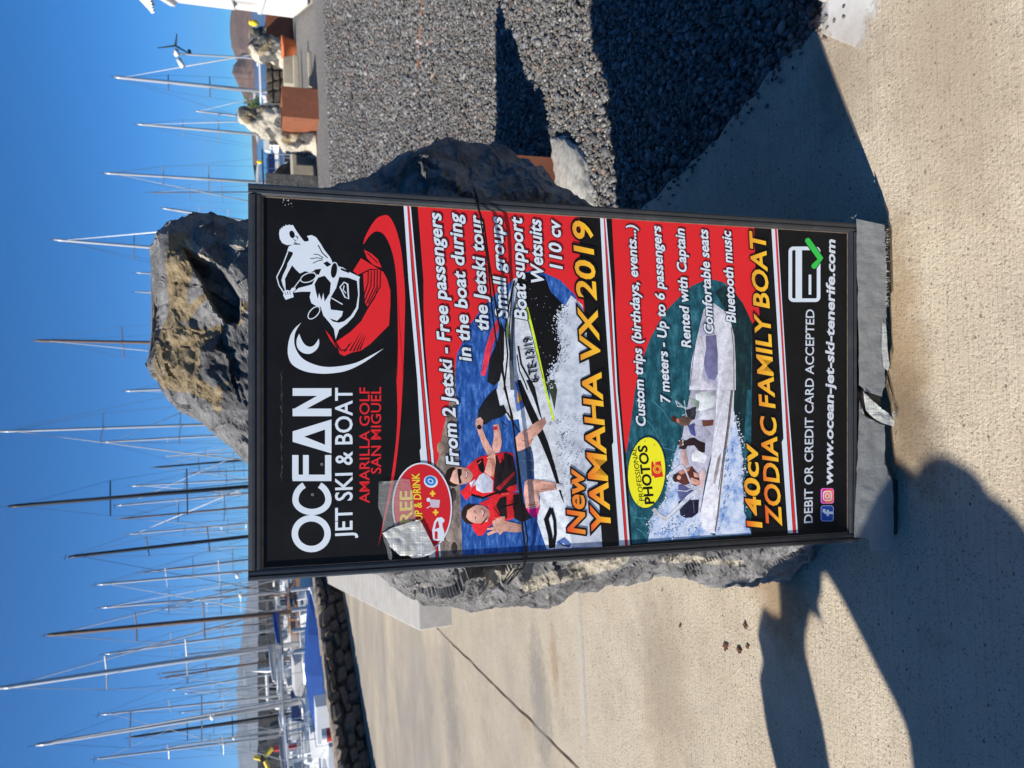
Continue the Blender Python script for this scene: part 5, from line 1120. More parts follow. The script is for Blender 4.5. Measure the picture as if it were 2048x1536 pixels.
crinkle('duct_tape', [(1706,440)] + low + [(1722,782),(1719,776)] + jag((1712,770),(1706,440), 14, .8, rs), .0092, M['tape'], .0022, 60, seed=5)
crinkle('duct_tape', [(1712,800),(1722,830),(1735,838),(1762,850),(1762,905),(1764,930),(1778,962),(1780,1050),(1779,1100),(1735,1104),(1728,1075),(1701,1073),(1708,900)], .0096, M['tape'], .003, 40, seed=6)
crinkle('torn_tape', [(1716,782),(1735,800),(1755,818),(1768,826),(1780,845),(1778,852),(1755,846),(1738,836),(1722,820)], .0125, M['pale_tape'], .006, 14, seed=7)
crinkle('torn_tape', [(1757,640),(1764,650),(1767,700),(1771,730),(1768,742),(1758,735),(1755,690)], .011, M['pale_tape'], .002, 10, seed=9)
# threads fraying out of the tape
th = MB()
for (x, y, dx, dy) in [(1700,440,-6,-3),(1702,436,3,-6),(1764,560,8,5),(1766,545,7,-2)] + [(1764+rs.uniform(-1, 2), rs.uniform(460, 620), rs.uniform(2, 6), rs.uniform(-3, 3)) for _ in range(46)] + [(1776, 826+rs.uniform(0, 14), rs.uniform(3, 12), rs.uniform(-10, -2)) for _ in range(16)]:
    a_ = B(x, y); c_ = B(x+dx, y+dy); th.tube([(a_[0], -.0105, a_[1]), ((a_[0]+c_[0])/2+rs.uniform(-.001, .001), -.013, (a_[1]+c_[1])/2), (c_[0], -.012, c_[1])], .00028, 4)
tag(th.build('frayed_threads', M['pale_tape'], board), kind='stuff')
# chipped corner of the print, where white shows through
ck = PR(.00012)
for i in range(34):
    x = 573+rs.gauss(0, 7); y = 388+abs(rs.gauss(0, 9)); r = rs.uniform(.6, 2.6)*(1-min(.7, (y-388)/40)); ck.poly([(x+r*cos(t)*rs.uniform(.6, 1.3), y+r*sin(t)*rs.uniform(.6, 1.6)) for t in np.linspace(0, 2*pi, 7)[:-1]], lin(*[rs.choice((120, 165, 195))]*3))
ck.build('print_chip'); ck = PR(.00012)
for y in np.linspace(740, 960, 60): ck.stroke([(563+rs.gauss(0, 1.2), y), (563+rs.gauss(0, 1.2), y+rs.uniform(2, 9))], rs.uniform(.3, .9), lin(*[rs.choice((48, 70, 95))]*3))
ck.build('print_scuffs')

# --- black cord tying the board to the boulder
def Pb(x, y, off):
    u, v = B(x, y, off); p = BO + ex*u + ez*v - ey*off; return Vector(p)
c1 = [(955,398,.0115),(958,420,.016),(968,449,.022),(978,524,.024),(984,560,.022),(988,585,.020),(995,630,.018),(1000,660,.016),(1004,721,.014),(1010,780,.013),(1024,830,.012),(1030,880,.012),(1035,930,.0125),(1041,1000,.012),(1046,1060,.0115),(1050,1095,.011),(1049,1118,.0115)]
c2 = [(951,397,.0105),(960,430,.013),(966,470,.015),(976,524,.016),(984,620,.014),(992,680,.013),(1001,730,.0125),(1014,790,.0125),(1026,850,.012),(1040,955,.0125),(1048,1033,.012),(1055,1075,.0115),(1052,1119,.0110)]
A1 = [Pb(*q) for q in c1]; A2_ = [Pb(*q) for q in c2]
rs_ = [(948,378),(940,362),(925,338),(908,316),(890,296),(874,281)]; side = [Vector(DY(x, y, 1.53+.22*i/5)) + Vector((.004, -.006, 0)) for i, (x, y) in enumerate(rs_)]
lf = [(1040,1140),(1028,1155),(1012,1172),(995,1187),(978,1197),(960,1208)]; ls = [Vector(DY(x, y, 1.40+.36*i/5)) for i, (x, y) in enumerate(lf)]
lf2 = [(1030,1140),(1018,1155),(1004,1168),(992,1180),(980,1192),(962,1207)]; ls2 = [Vector(DY(x, y, 1.40+.35*i/5)) for i, (x, y) in enumerate(lf2)]
back = [side[-1]+Vector((0, .15, 0)), Vector((.52, 2.15, .85)), Vector((.0, 2.32, .84)), Vector((-.5, 2.2, .78)), ls[-1]+Vector((-.01, .15, 0))]
co_ = empty('cord', tuple(A1[0]), 'thin black cord tied twice round the board and the boulder', 'cord')
def loc(P): return [p-A1[0] for p in P]
edgeR = Pb(950, 384, .002); edgeR2 = Pb(949, 382, -.03); edgeL = Pb(1047, 1134, .0); edgeL2 = Pb(1046, 1137, -.03)
MB().tube(loc(side[::-1]+[edgeR2, edgeR]+A1+[edgeL, edgeL2]+ls), .0017, 7).build('strand', M['cord'], co_, True)
MB().tube(loc([edgeR2, edgeR]+A2_+[edgeL, edgeL2]+ls2), .0015, 7).build('strand', M['cord'], co_, True)
MB().tube(loc([side[-1]]+back+[ls[-1]]), .0022, 7).build('strand', M['cord'], co_, True)

# ------------------------------------------------------------------ harbour: yachts, motor boats, pontoons
WL = -2.0
def hull_rings(Ln, Bm, zd, flare=1.0):
    st = [(-.5, .72, 0), (-.3, .92, 0), (-.05, 1.0, 0), (.2, .86, .02), (.38, .5, .07), (.47, .17, .12), (.5, .03, .15)]
    R_ = []
    for s, w, rise in st:
        hw = Bm/2*w; zt = zd+rise*Ln*.35; x = s*Ln; rk = .02*Ln*max(0, s-.2)*4
        R_.append([(x+rk, -hw, zt), (x+rk*.7, -hw*.97, WL+(zt-WL)*.45), (x, -hw*.72, WL-.05), (x, 0, WL-.35), (x, hw*.72, WL-.05), (x+rk*.7, hw*.97, WL+(zt-WL)*.45), (x+rk, hw, zt), (x+rk, 0, zt+.05)])
    return R_
hull_paint = [M['whitep']]*7 + [M['navy'], M['greyp']]
def add_hull(e, Ln, Bm, zd, hm, stripe=None, rails=True):
    MB().loft(hull_rings(Ln, Bm, zd)).build('hull', hm, e)
    if stripe:
        mb = MB(); mb.loft([[(q[0], q[1]*1.012, WL+(q[2]-WL)*1.0 if i not in (3, 4, 2) else WL+.30) for i, q in enumerate(r)] for r in hull_rings(Ln, Bm, WL+.42)], cap=False); mb.build('waterline_stripe', stripe, e)
    if rails:
        mb = MB()
        for s in (-1, 1):
            P = [(-.46*Ln, s*Bm*.37, zd+.6), (-.1*Ln, s*Bm*.48, zd+.6), (.25*Ln, s*Bm*.38, zd+.65), (.49*Ln, 0, zd+.85)]
            mb.tube(P, .018, 5)
            for q in P[:-1]: mb.tube([(q[0], q[1], zd), q], .015, 5)
        mb.build('guard_rail', M['mast'], e)
def add_cabin(e, x0, x1, w, z0, h, m=None, win=True):
    mb = MB(); 
    mb.loft([[(x0, -w/2, z0), (x0, w/2, z0), (x0+.1, w/2*.85, z0+h), (x0+.1, -w/2*.85, z0+h)], [(x1, -w/2*.7, z0), (x1, w/2*.7, z0), (x1-h*1.3, w/2*.62, z0+h), (x1-h*1.3, -w/2*.62, z0+h)]])
    mb.build('cabin', m or M['whitep'], e)
    if win:
        for s in (-1, 1):
            for k in range(3):
                a = x0+.35+(x1-x0-h*1.5-.4)*k/3; b_ = a+(x1-x0-h*1.5)*.22
                f = lambda x, t: s*(w/2*(1-.3*(x-x0)/(x1-x0))*(1-.15*t)+.012)
                MB().add([(a, f(a, .3), z0+h*.3), (b_, f(b_, .3), z0+h*.3), (b_, f(b_, .75), z0+h*.75), (a, f(a, .75), z0+h*.75)], [(0, 1, 2, 3)]).build('cabin_window', M['glass'], e)
rb = random.Random(21)
def yacht(top, base, ht, tpx, label, mm='mast', fore=None, hullm=None, canvas=None, spread=2, rz=None, radar=0, group='sailing yachts moored in the harbour'):
    d = ray(*top); el = d[2]/d[1]; Y = (ht-1.3)/el if el > .01 else 120
    Y = max(30, min(Y, 260)); pt = DY(top[0], top[1], Y); pb = DY(base[0], base[1], Y)
    dirn = (pb-pt)/(pt[2]-pb[2]); zd = WL+1.05; foot = pt + dirn*(pt[2]-zd)
    rz = rz if rz is not None else pi/2+rb.choice((0, pi))+rb.uniform(-.7, .7)
    e = empty('sailing_yacht', (foot[0], foot[1], 0), label, 'sailing yacht', group, rz)
    Hm = pt[2]-zd; Ln = max(6.5, min(14, Hm*.78)); Bm = Ln*.31
    Ri = Matrix.Rotation(-rz, 3, 'Z'); tl = Ri @ Vector((pt-foot)); tl.z = pt[2]
    def at(t): return Vector((tl.x*t, tl.y*t, zd+Hm*t))
    hm = hullm or rb.choice(hull_paint); 
    HO = -.05*Ln
    eh = e
    add_hull(e, Ln, Bm, zd, hm, stripe=rb.choice((None, M['navy'], M['redp'])))
    add_cabin(e, -.22*Ln, .2*Ln, Bm*.6, zd+.04, .42)
    r = max(.05, tpx/2/FPX*Y*1.0)
    MB().tube([at(0), at(.5), at(.97), at(1)], [r, r, r*.85, r*.6], 10).build('mast', M[mm], e, True)
    cv = canvas or rb.choice(('navy', 'bluec', 'sail', 'sail', 'whitep', 'whitep', 'greyp'))
    bz = .115; b0 = at(bz)
    MB().tube([b0+Vector((-.1, 0, 0)), b0+Vector((-Ln*.36, 0, .05))], [.07, .06], 8).build('boom', M[mm], e, True)
    MB().tube([b0+Vector((-.15, 0, .2)), b0+Vector((-Ln*.15, 0, .2)), b0+Vector((-Ln*.34, 0, .14))], [.22, .19, .10], 8).build('sail_cover', M[cv], e, True)
    if rb.random() < .6:
        MB().loft([[(-.36*Ln, -Bm*.3, zd+.4), (-.36*Ln, Bm*.3, zd+.4), (-.36*Ln, Bm*.26, zd+1.0), (-.36*Ln, -Bm*.26, zd+1.0)], [(-.24*Ln, -Bm*.3, zd+.4), (-.24*Ln, Bm*.3, zd+.4), (-.26*Ln, Bm*.26, zd+1.15), (-.26*Ln, -Bm*.26, zd+1.15)]]).build('spray_hood', M[rb.choice(('navy', 'sail', 'whitep', 'sail'))], e)
    for k in range(spread):
        t = (.42, .68)[k] if spread == 2 else .55; c_ = at(t); w = Bm*.36*(1-.25*k)
        MB().tube([c_+Vector((-.12, -w, .02)), c_, c_+Vector((-.12, w, .02))], r*.32, 5).build('spreader', M[mm], e)
    wr = max(.012, .16/FPX*Y)
    rg = MB()
    for s in (-1, 1):
        t1 = at(.42)+Vector((-.12, s*Bm*.36, .02)); t2 = at(.68)+Vector((-.12, s*Bm*.27, .02))
        rg.tube([at(.97), t2, t1, Vector((-.1, s*Bm*.46, zd+.05))], wr, 4, cap=False)
    rg.tube([at(1), Vector((-Ln*.49, 0, zd+.1))], wr, 4, cap=False)
    rg.build('rigging', M['wire'], e)
    fm, fr = (fore or ('sail', 1.0)); MB().tube([at(.96), at(.5)*.5+Vector((Ln*.25, 0, at(.48).z*.5)), Vector((Ln*.5, 0, zd+.45))] if False else [at(.96), (at(.96)+Vector((Ln*.5, 0, zd+.45)))/2, Vector((Ln*.5, 0, zd+.45))], [wr*1.0, r*.30*fr, r*.45*fr], 7).build('furled_foresail', M[fm], e, True)
    wd_ = MB(); wd_.tube([at(1), at(1)+Vector((0, 0, .5))], .012+wr*.4, 4); wd_.tube([at(1)+Vector((-.3, 0, .18)), at(1)+Vector((.25, 0, .2))], .015+wr*.4, 4); wd_.build('masthead_vane', M['wire'], e)
    if radar:
        c_ = at(radar); MB().loft([[(c_.x+.35+.26*cos(2*pi*k/12)*q, c_.y+.26*sin(2*pi*k/12)*q, c_.z+zz) for k in range(12)] for q, zz in ((.6, -.12), (1, -.07), (1, .05), (.6, .12))]).build('radar_dome', M['whitep'], e, True)
    return e
yl = [
 ((0,1376),(515,1299),17.5,9,'white yacht whose thick pale mast crosses the whole sky left of the board',dict(radar=0)),
 ((72,1490),(515,1418),15.5,8,'yacht with thick grey mast and backstay near the left edge of the harbour',dict(radar=.38)),
 ((95,1270),(515,1230),14.5,8,'yacht with dusky furled mast and dark top fittings between two thinner masts',dict(mm='mastbrown')),
 ((0,863),(350,851),18,5,'yacht with long white mast rising above the boulder out of the picture',dict(fore=('sail', 1.4))),
 ((17,1013),(496,973),16,7.5,'yacht with the tallest black mast, left of the boulder',dict(mm='mastdark', fore=('mastdark', .5), hullm=M['navy'])),
 ((137,1114),(496,1073),14,7,'yacht with shorter black mast left of the tallest black one',dict(mm='mastdark', fore=('mastdark', .4))),
 ((195,1169),(517,1140),13,5,'white masted yacht directly left of the board corner',dict(radar=.33)),
 ((203,1215),(515,1189),13,5,'silver masted yacht second to the left of the board corner',dict(radar=.32)),
 ((210,1308),(515,1265),13,4.5,'slender masted yacht leaning behind the thick pale mast',dict()),
 ((325,1356),(515,1326),12,3.5,'low dark masted yacht right behind the thick pale mast',dict(mm='mastbrown')),
 ((344,1380),(515,1353),12,3.5,'short white masted yacht between the two thick masts',dict()),
 ((202,1429),(515,1396),13.5,4,'yacht with thin mast and long spreader beside the thick grey mast',dict(spread=2)),
 ((259,1475),(515,1437),13,5,'dark masted yacht just left of the thick grey mast',dict(mm='mastdark')),
 ((332,1496),(515,1468),12,3.5,'short silver masted yacht near the left edge with a small radar',dict(radar=.5)),
 ((195,1517),(515,1478),13.5,4.5,'white masted yacht at the extreme left of the harbour',dict()),
 ((251,782),(330,778),14,5,'yacht whose white mast tip shows just above the boulder top left',dict()),
 ((207,884),(420,872),14,4,'yacht with a double white line of mast and furled sail above the boulder shoulder',dict(fore=('whitep', 2.2), rz=.3)),
 ((309,935),(467,922),12,4,'small black masted yacht close to the boulder shoulder',dict(mm='mastdark')),
 ((263,972),(496,959),13,3.5,'thin pale masted yacht just right of the tallest black mast',dict(fore=('whitep', 1.5))),
 ((234,1011),(496,987),13,3.5,'thin white masted yacht just left of the tallest black mast',dict(fore=('whitep', 1.6), rz=.5)),
 ((239,1038),(496,1014),12.5,3.5,'yacht with thin dark mast midway between the black masts',dict(mm='mastbrown')),
 ((259,1068),(496,1047),12.5,3.5,'yacht with white furled sail right of the shorter black mast',dict(fore=('whitep', 2.0), rz=-.4)),
 ((284,1145),(496,1119),12,3,'thin masted yacht behind the board corner',dict(mm='mastbrown')),
 ((70,681),(303,685),17,6,'yacht with brown wooden mast rising behind the middle of the boulder',dict(mm='mastbrown')),
 ((108,479),(305,495),15,6,'yacht with doubled white mast rising behind the right side of the boulder',dict(fore=('whitep', 1.5))),
 ((272,545),(300,547),14,3,'yacht whose thin mast tip barely clears the boulder',dict()),
 ((270,583),(300,585),14,3,'yacht with faint mast tip behind the centre of the boulder',dict()),
 ((325,416),(440,434),13,5,'leaning white masted yacht right of the boulder',dict()),
 ((297,385),(497,384),14,2,'thin dark masted yacht behind the board top right corner',dict(mm='mastbrown')),
 ((210,346),(497,363),14.5,5.5,'white masted yacht above the right corner of the board',dict()),
 ((275,248),(482,266),13,5,'silver masted yacht behind the pointed pale boulder',dict()),
 ((392,222),(515,236),11,4,'short white masted yacht by the green shrub',dict()),
 ((230,154),(495,180),14,7,'large white yacht with a bright mast above the dark rubble wall',dict(hullm=M['whitep'])),
]
for t_, b_, h_, w_, l_, k_ in yl: yacht(t_, b_, h_, w_, l_, **k_)
# thinner masts further out
far = []
for i in range(16):
    y = 905+i*40+rb.uniform(-8, 8); tx = rb.uniform(320, 430); far.append((y, tx))
words = ['first', 'second', 'third', 'fourth', 'fifth', 'sixth', 'seventh', 'eighth', 'ninth', 'tenth', 'eleventh', 'twelfth', 'thirteenth', 'fourteenth', 'fifteenth', 'sixteenth']
for i, (y, tx) in enumerate(far):
    s = (y-614)*.000104*1.9
    yacht((tx, y), (517, y-(517-tx)*(.045+(y-905)*.00014)), 11.5, 2.2, f'small distant yacht with thin mast, {words[i]} from the boulder among the farthest row', mm=rb.choice(('mast', 'mastbrown')), group='farthest row of yachts left of the boulder')

def motorboat(px, Y, Ln, rz, label, hm=None, cab=True, canvas=None, name='motor_boat', zd=None):
    a = DY(px[0], px[1], Y); e = empty(name, (a[0], Y, 0), label, 'boat', 'motor boats moored in the harbour', rz); zd = zd if zd is not None else WL+.85
    add_hull(e, Ln, Ln*.34, zd, hm or M['whitep'], stripe=rb.choice((None, M['navy'], M['bluec'])))
    if cab:
        add_cabin(e, -.15*Ln, .3*Ln, Ln*.24, zd, .75)
        for s in (-1, 1):
            for x in (-.3, -.05): MB().tube([(x*Ln, s*Ln*.12, zd), (x*Ln, s*Ln*.12, zd+1.9)], .025, 5).build('canopy_post', M['mast'], e)
        MB().box((-.33*Ln, -Ln*.14, zd+1.9), (-.02*Ln, Ln*.14, zd+1.98)).build('canopy', M[canvas or 'bluec'], e)
    return e
mbl = [((570,1270),62,10,.1,'long white motor boat with brown side windows left of the board',None,'sail'),((590,1385),52,8,.9,'white cabin boat with pale canopy left of the covered boat',None,'sail'),((578,1420),60,8,2.2,'white boat with upright railings behind the stone wall',None,'whitep'),
 ((560,1345),85,9,.6,'white boat beside the grey pontoon under the thick pale mast',None,'whitep'),((585,1450),48,7,.4,'boat with bright blue canopy near the left edge',None,'bluec'),((565,1490),66,8,1.0,'boat with navy canopy close to the yellow crane',None,'navy'),((548,1200),95,9,.3,'boat with big blue canvas cover left of the board edge',None,'bluec'),
 ((606,1480),40,6.5,1.6,'small white boat with orange fittings at the left edge',None,'sail'),((545,1430),110,9,.8,'distant white boat with cream canopy under the mole',None,'sail'),((598,1330),46,7,2.6,'grey cabin boat in front of the white cluster',None,'greyp'),((545,1380),100,8,.3,'distant white boat below the white crane arm',None,'navy')]
mbl += [((552,1470),95,9,.5,'white boat with pale wheelhouse under the mole near the crane',None,'whitep'),((575,1350),58,7.5,1.9,'small white cabin boat left of the blue covered boat',None,'sail'),((596,1430),44,6.5,.2,'white day boat behind the white box',None,'whitep'),((556,1250),78,9,2.9,'white boat with grey canopy right of the wooden boat',None,'greyp'),((590,1500),50,7,2.4,'white boat with cream canopy at the frame edge',None,'sail')]
for i, w_ in enumerate(words[:14]):
    mbl.append(((rb.uniform(546, 600), 1175+i*26+rb.uniform(-6, 6)), 0, rb.uniform(5.5, 8), rb.uniform(0, 3), f'small white boat in the packed moorings, {w_} going left from the board edge', None, rb.choice(('sail', 'whitep', 'sail', 'navy', 'greyp'))))
mbl = [(p_, Y_ or 1430*3.0/max(12, p_[0]-532), L_, r_, l_, hm_, cv_) for p_, Y_, L_, r_, l_, hm_, cv_ in mbl]
for p_, Y_, L_, r_, l_, hm_, cv_ in mbl: motorboat(p_, Y_, L_, r_, l_, hm_, True, cv_)
motorboat((505,165), 48, 9, 1.4, 'white cabin boat with blue windows above the dark rubble wall', None, True, 'whitep'); motorboat((508,110), 60, 8, 1.8, 'small white boat behind the white flecked boulder', None, True, 'whitep')
motorboat((520,310), 50, 8, .2, 'blue covered boat between the pointed boulder and the board', M['navy'], True, 'navy')
# wooden boat
a = DY(565, 1185, 55); e = empty('wooden_boat', (a[0], 55, 0), 'brown varnished wooden boat left of the board edge', 'boat', None, -.1); add_hull(e, 9, 2.8, WL+1.5, M['wood']); add_cabin(e, -3, 1, 1.6, WL+1.5, .7, M['wood'])
MB().tube([(-.2, 0, WL+1.5), (-.2, 0, WL+3.4)], .05, 6).build('post', M['wood'], e)
a = DY(560, 1165, 30)
# covered boat close behind the wall
a = DY(640, 1325, 24); e = empty('covered_boat', (a[0], 24, 0), 'white boat under a bright blue cover right behind the stone wall', 'boat', None, .10); zd = DY(638, 1325, 24)[2]
R_ = [[(x, y, z-WL+zd-.8+ (0)) for x, y, z in r] for r in hull_rings(4.6, 1.7, WL+.75)]
MB().loft(R_).build('hull', M['whitep'], e)
MB().loft([[(x, -w, zd-.04), (x, -w*.55, zd+h*.8), (x, 0, zd+h), (x, w*.55, zd+h*.8), (x, w, zd-.04)] for x, w, h in ((-2.32, .6, .15), (-1.4, .82, .36), (-.2, .88, .46), (1.0, .72, .40), (1.9, .35, .28), (2.35, .05, .2))]).build('cover', M['bluec'], e)
a = DY(645, 1425, 19); slb = slabbox('equipment_box', (a[0]-.62, 18.6, -.6), (a[0]+.35, 19.3, DY(630, 1425, 19)[2]), 'white box standing behind the stone wall', 'box', M['whitep'])
a = DY(645, 1472, 18); e = empty('barrier_post', (a[0], 18, -.6), 'red and white banded post behind the left end of the stone wall', 'post')
for k_, (z0_, z1_, mm_) in enumerate(((0, .55, 'whitep'), (.55, .75, 'redp'), (.75, .87, 'whitep'))): MB().tube([(0, 0, z0_+.001*k_), (0, 0, z1_)], .16, 16).build('band', M[mm_], e)
# pontoons
for (p0, p1, Y0, label) in (((612,1130),(620,1330),46,'floating grey pontoon behind the stone wall beside the board'), ((566,1300),(566,1560),80,'long grey pontoon crossing the harbour left of the board')):
    A_ = DY(p0[0], p0[1], Y0); B_ = DY(p1[0], p1[1], Y0*.93); c_ = (A_+B_)/2; ln = float(np.linalg.norm((B_-A_)[:2])); rz_ = atan2((B_-A_)[1], (B_-A_)[0])
    e = empty('pontoon', (c_[0], c_[1], 0), label, 'pontoon', None, rz_); MB().box((-ln/2, -.9, WL-.1), (ln/2, .9, WL+.5)).build('deck', M['greyp'], e)
    for k in range(5):
        MB().tube([(-ln*.4+ln*.2*k, 1.05, WL-1), (-ln*.4+ln*.2*k, 1.05, WL+2.2)], .13, 8).build('pile', M['mast'], e)
# yellow crane at the left edge
a = DY(545, 1512, 70); e = empty('crane', (a[0], 70, WL), 'yellow folding crane arm at the far left above the boats', 'crane'); q = lambda x, y: (DY(x, y, 70)-np.array([a[0], 70, WL]))
MB().tube([q(560, 1500)*np.array([1, 1, 0])+np.array([0, 0, 0]), q(548, 1498)], .28, 8).build('column', M['redp'], e)
MB().tube([q(545, 1496), q(527, 1516)], .22, 8).build('lower_arm', M['yellow'], e); MB().tube([q(524, 1518), q(508, 1514)], .2, 8).build('upper_arm', M['yellow'], e); MB().tube([q(527, 1516), q(540, 1545)], .18, 8).build('ram', M['yellow'], e)
MB().tube([q(529, 1513), q(523, 1520)], .3, 8).build('joint', M['mastdark'], e)
# white davit arm
a = DY(540, 1345, 75); e = empty('davit', (a[0], 75, WL), 'white angled davit below the thick pale mast', 'davit'); q = lambda x, y: (DY(x, y, 75)-np.array([a[0], 75, WL]))
MB().tube([q(535, 1340)*np.array([1, 1, 0]), q(535, 1340), q(503, 1342)], [.12, .3, .05], 8).build('post', M['whitep'], e); MB().tube([q(533, 1350), q(536, 1410)], .14, 8).build('arm', M['whitep'], e)
# wind generator on a pole right of the masts
a = DY(490, 114, 34); e = empty('wind_generator', (a[0], 34, WL), 'small wind generator on a white pole right of the masts', 'wind generator'); q = lambda x, y: (DY(x, y, 34)-np.array([a[0], 34, WL]))
MB().tube([q(490, 115)*np.array([1, 1, 0]), q(490, 115), q(345, 107)], .045, 8).build('pole', M['mast'], e)
MB().tube([q(357, 118), q(366, 134)], .11, 12).build('radome', M['whitep'], e, True); hb = q(352, 103); MB().tube([q(352, 99), q(354, 112)], .10, 10).build('nacelle', M['whitep'], e, True)
MB().tube([q(378, 100), q(380, 108)], .07, 8).build('lamp', M['mastdark'], e)
for k in range(3):
    w = radians(100+120*k); d_ = Vector((sin(w)*.25, -sin(w)*.95, cos(w))); hv = Vector(hb)+Vector((.2, -.1, 0)); sdv = d_.cross(Vector((.9, .3, 0))).normalized()*.05
    MB().add([hv-sdv, hv+sdv, hv+d_*.8+sdv*.35, hv+d_*.8-sdv*.35, hv-sdv+Vector((.015, 0, 0)), hv+sdv+Vector((.015, 0, 0)), hv+d_*.8+sdv*.35+Vector((.01, 0, 0)), hv+d_*.8-sdv*.35+Vector((.01, 0, 0))], [(0,1,2,3),(7,6,5,4),(0,4,5,1),(1,5,6,2),(2,6,7,3),(3,7,4,0)]).build('rotor_blade', M['mastdark'], e)
# pale houses on the hill foot

# ------------------------------------------------------------------ just outside the picture, left: an onlooker, and a cloth added for its shadow in view
def skinned(name, joints, edges, m, parent=None, root=0, sub=2):
    me = bpy.data.meshes.new(name); me.from_pydata([j[0] for j in joints], edges, []); o = link(name, me, m, parent)
    md = o.modifiers.new('skin', 'SKIN'); sv = me.skin_vertices[0].data
    for i, j in enumerate(joints): sv[i].radius = (j[1], j[2] if len(j) > 2 else j[1]); sv[i].use_root = (i == root)
    sb = o.modifiers.new('sub', 'SUBSURF'); sb.levels = sub; sb.render_levels = sub
    dg = bpy.context.evaluated_depsgraph_get(); nm = bpy.data.meshes.new_from_object(o.evaluated_get(dg)); o.modifiers.clear(); o.data = nm
    nm.polygons.foreach_set('use_smooth', [True]*len(nm.polygons)); return o
PX, PY = -2.25, .50
per = empty('person', (PX, PY, 0), 'onlooker in dark jacket and trousers standing left of the board, facing it', 'person', None, 0)
# local frame: +x is the way the figure faces; y is its left
J = [((0, .03, .86), .14, .27), ((0, .04, 1.05), .12, .25), ((0, .03, 1.18), .12, .21), ((0, 0, 1.30), .08, .13), ((.01, -.03, 1.34), .075), ((.02, -.05, 1.39), .065),
     ((0, .10, .78), .095), ((.02, .11, .45), .065), ((0, .12, .09), .045), ((0, -.10, .78), .095), ((.02, -.11, .45), .065), ((0, -.12, .09), .045),
     ((0, .17, 1.27), .085), ((.08, .32, 1.36), .055), ((.12, .46, 1.43), .045), ((0, -.17, 1.29), .06), ((.20, -.06, 1.30), .055), ((.24, .17, 1.42), .045)]
Ed = [(0,1),(1,2),(2,3),(3,4),(4,5),(0,6),(6,7),(7,8),(0,9),(9,10),(10,11),(3,12),(12,13),(13,14),(3,15),(15,16),(16,17)]
skinned('body', J, Ed, M['cloth'], per)
hd = bmesh.new(); bmesh.ops.create_uvsphere(hd, u_segments=24, v_segments=18, radius=1)
for v in hd.verts:
    x, y, z = v.co; f = 1-.22*max(0, -z)**1.5
    nose = .18*math.exp(-((y/.16)**2+((z+.05)/.22)**2)) if x > .6 else 0; eye = -.07*math.exp(-(((abs(y)-.36)/.15)**2+((z-.08)/.12)**2)) if x > .4 else 0
    mouth = -.04*math.exp(-((y/.25)**2+((z+.45)/.06)**2)) if x > .3 else 0
    v.co = Vector((.02+.095*(x*f+nose+eye+mouth), -.07+.075*y*f, 1.455+.112*z))
me = bpy.data.meshes.new('head'); hd.to_mesh(me); hd.free(); me.polygons.foreach_set('use_smooth', [True]*len(me.polygons)); link('head', me, M['skin'], per)
hr = bmesh.new(); bmesh.ops.create_uvsphere(hr, u_segments=24, v_segments=14, radius=1)
for v in hr.verts: x, y, z = v.co; v.co = Vector((.005+.102*x if x < .3 else .005+.102*.3+.05*(x-.3), -.07+.086*y, 1.465+.110*z if z > -.3 else 1.465+.1*z))
me = bpy.data.meshes.new('hair'); hr.to_mesh(me); hr.free(); me.polygons.foreach_set('use_smooth', [True]*len(me.polygons)); link('hair', me, M['hair'], per)
for s in (-1, 1):
    MB().loft([[(.02+.014*cos(t), -.07+s*(.074+.012*q), 1.445+.03*sin(t)) for t in np.linspace(0, 2*pi, 9)[:-1]] for q in (0, 1)]).build('ear', M['skin'], per, True)
    hx, hy, hz_, up_d = (.24, .19, 1.45, -1) if s < 0 else (.13, .50, 1.45, 1)     # right hand hangs, left hand is raised beside the face
    HJ = [((hx, hy, hz_+.03*up_d), .022, .028), ((hx+.01, hy, hz_-.03*up_d), .016, .036)]; HE = [(0, 1)]
    for q, (ln_, dy) in enumerate(((.07, -.024), (.08, -.008), (.075, .009), (.058, .025))):
        n0 = len(HJ); HJ += [((hx+.014, hy+dy, hz_-.05*up_d), .009), ((hx+.020, hy+dy, hz_-(.05+ln_*.5)*up_d), .008), ((hx+.012, hy+dy, hz_-(.05+ln_)*up_d), .0065)]; HE += [(1, n0), (n0, n0+1), (n0+1, n0+2)]
    n0 = len(HJ); HJ += [((hx+.035, hy-s*.02, hz_), .010), ((hx+.048, hy-s*.022, hz_-.035*up_d), .008)]; HE += [(0, n0), (n0, n0+1)]
    skinned('hand', HJ, HE, M['skin'], per, 0, 1)
    MB().loft([[(x_, s*.12+w_*cos(t), .035+h_*sin(t)) for t in np.linspace(0, 2*pi, 11)[:-1]] for x_, w_, h_ in ((-.09, .03, .03), (-.05, .045, .036), (.04, .05, .034), (.12, .048, .03), (.17, .02, .02))]).build('shoe', M['blackp'], per, True)
# wide-brimmed hat, brim added to fill out the head's shadow
MB().loft([[(.0+r_*cos(2*pi*k/24)*1.05, -.06+r_*sin(2*pi*k/24), z_) for k in range(24)] for r_, z_ in ((.155, 1.45), (.150, 1.475), (.10, 1.50), (.094, 1.56), (.06, 1.595), (.01, 1.60))]).build('hat', M['navy'], per, True)
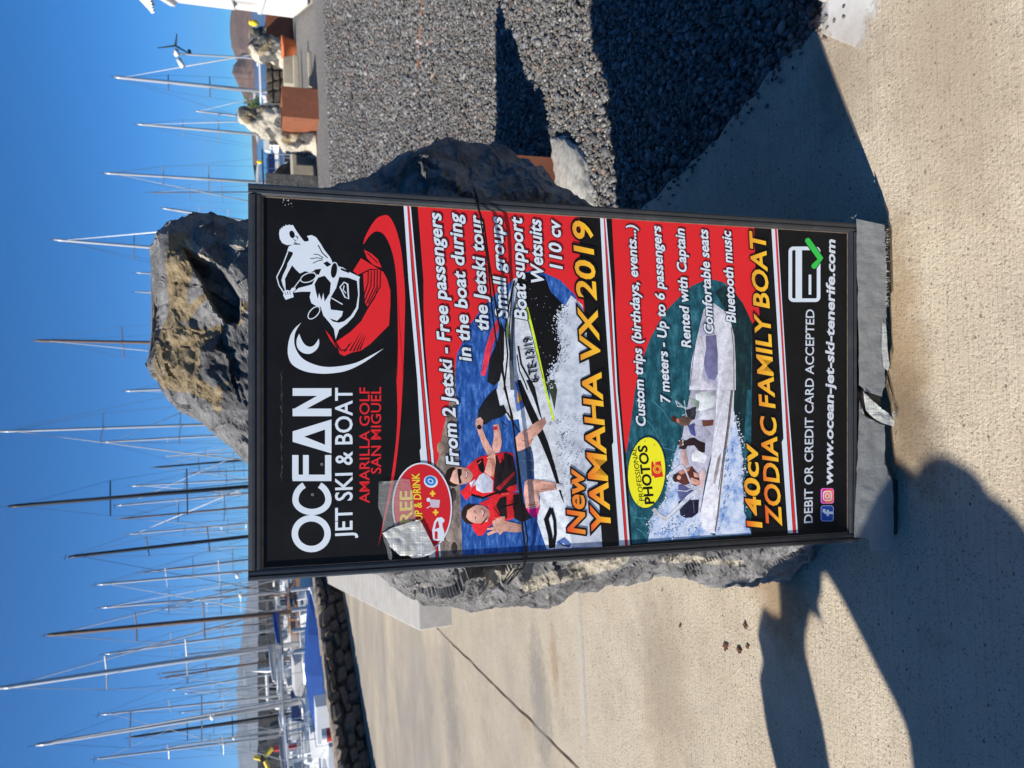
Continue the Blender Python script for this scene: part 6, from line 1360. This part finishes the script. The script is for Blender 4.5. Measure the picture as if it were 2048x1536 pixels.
# added dark cloth out of view, outlined to shape the shadow on the slab
tw = [(1.30,.30),(1.30,.91),(1.27,1.04),(1.22,1.15),(1.18,1.19),(1.10,1.21),(1.08,1.26),(1.05,1.33),(1.03,1.40),(.96,1.45),(.86,1.46),(.74,1.50),(.60,1.54),(.54,1.50),(.50,1.30),(.60,1.26),(.69,1.315),(.76,1.345),(.84,1.355),(.90,1.31),(.92,1.27),(.95,1.235),(.945,1.21),(.985,1.215),(1.02,1.18),(1.04,1.14),(1.05,1.07),(1.05,.99),(1.06,.85),(1.09,.62),(1.08,.28),(1.20,.33)]
rt = random.Random(9); td = []
for (a, b_) in zip(tw, tw[1:]+tw[:1]):
    k_ = max(1, int(math.dist(a, b_)/.03))
    for i in range(k_):
        j_ = .013 if a[1] > 1.0 and i else 0; td.append((a[0]+(b_[0]-a[0])*i/k_+rt.uniform(-j_, j_), a[1]+(b_[1]-a[1])*i/k_+rt.uniform(-j_, j_)))
bm = bmesh.new(); f = bm.faces.new([bm.verts.new((0, y, z)) for y, z in td]); bmesh.ops.triangulate(bm, faces=[f])
for i in range(1, 24): bmesh.ops.bisect_plane(bm, geom=bm.verts[:]+bm.edges[:]+bm.faces[:], plane_co=(0, 0, .25+i*.05), plane_no=(0, .02, 1))
for i in range(1, 16): bmesh.ops.bisect_plane(bm, geom=bm.verts[:]+bm.edges[:]+bm.faces[:], plane_co=(0, .54+i*.05, 0), plane_no=(0, 1, .02))
for v in bm.verts: v.co.x = .035*sin(v.co.y*34+.6*sin(v.co.z*3))*min(1, max(.15, (1.45-v.co.z)*1.6)) + .03*noise.noise(v.co*4)
ext_ = bmesh.ops.extrude_face_region(bm, geom=bm.faces[:])
for v in [q for q in ext_['geom'] if isinstance(q, bmesh.types.BMVert)]: v.co.x += .006
bmesh.ops.recalc_face_normals(bm, faces=bm.faces[:]); me = bpy.data.meshes.new('shadow_cloth'); bm.to_mesh(me); bm.free(); me.polygons.foreach_set('use_smooth', [True]*len(me.polygons))
tag(link('shadow_cloth', me, M['navy'], loc=(-2.16, 0, 0)), 'dark cloth added out of view beside the onlooker, outlined to cast a shadow', 'shadow_cloth')

# ------------------------------------------------------------------ thin sea haze
hm_ = bpy.data.materials.new('sea_haze'); hm_.use_nodes = True; hn = hm_.node_tree; hn.nodes.clear()
pv = hn.nodes.new('ShaderNodeVolumePrincipled'); pv.inputs['Color'].default_value = (.55, .78, 1, 1); pv.inputs['Density'].default_value = .00011; pv.inputs['Anisotropy'].default_value = .2
ho = hn.nodes.new('ShaderNodeOutputMaterial'); hn.links.new(pv.outputs[0], ho.inputs['Volume'])
tag(MB().box((-4400, -400, -9), (4600, 7000, 420)).build('haze', hm_), kind='stuff')
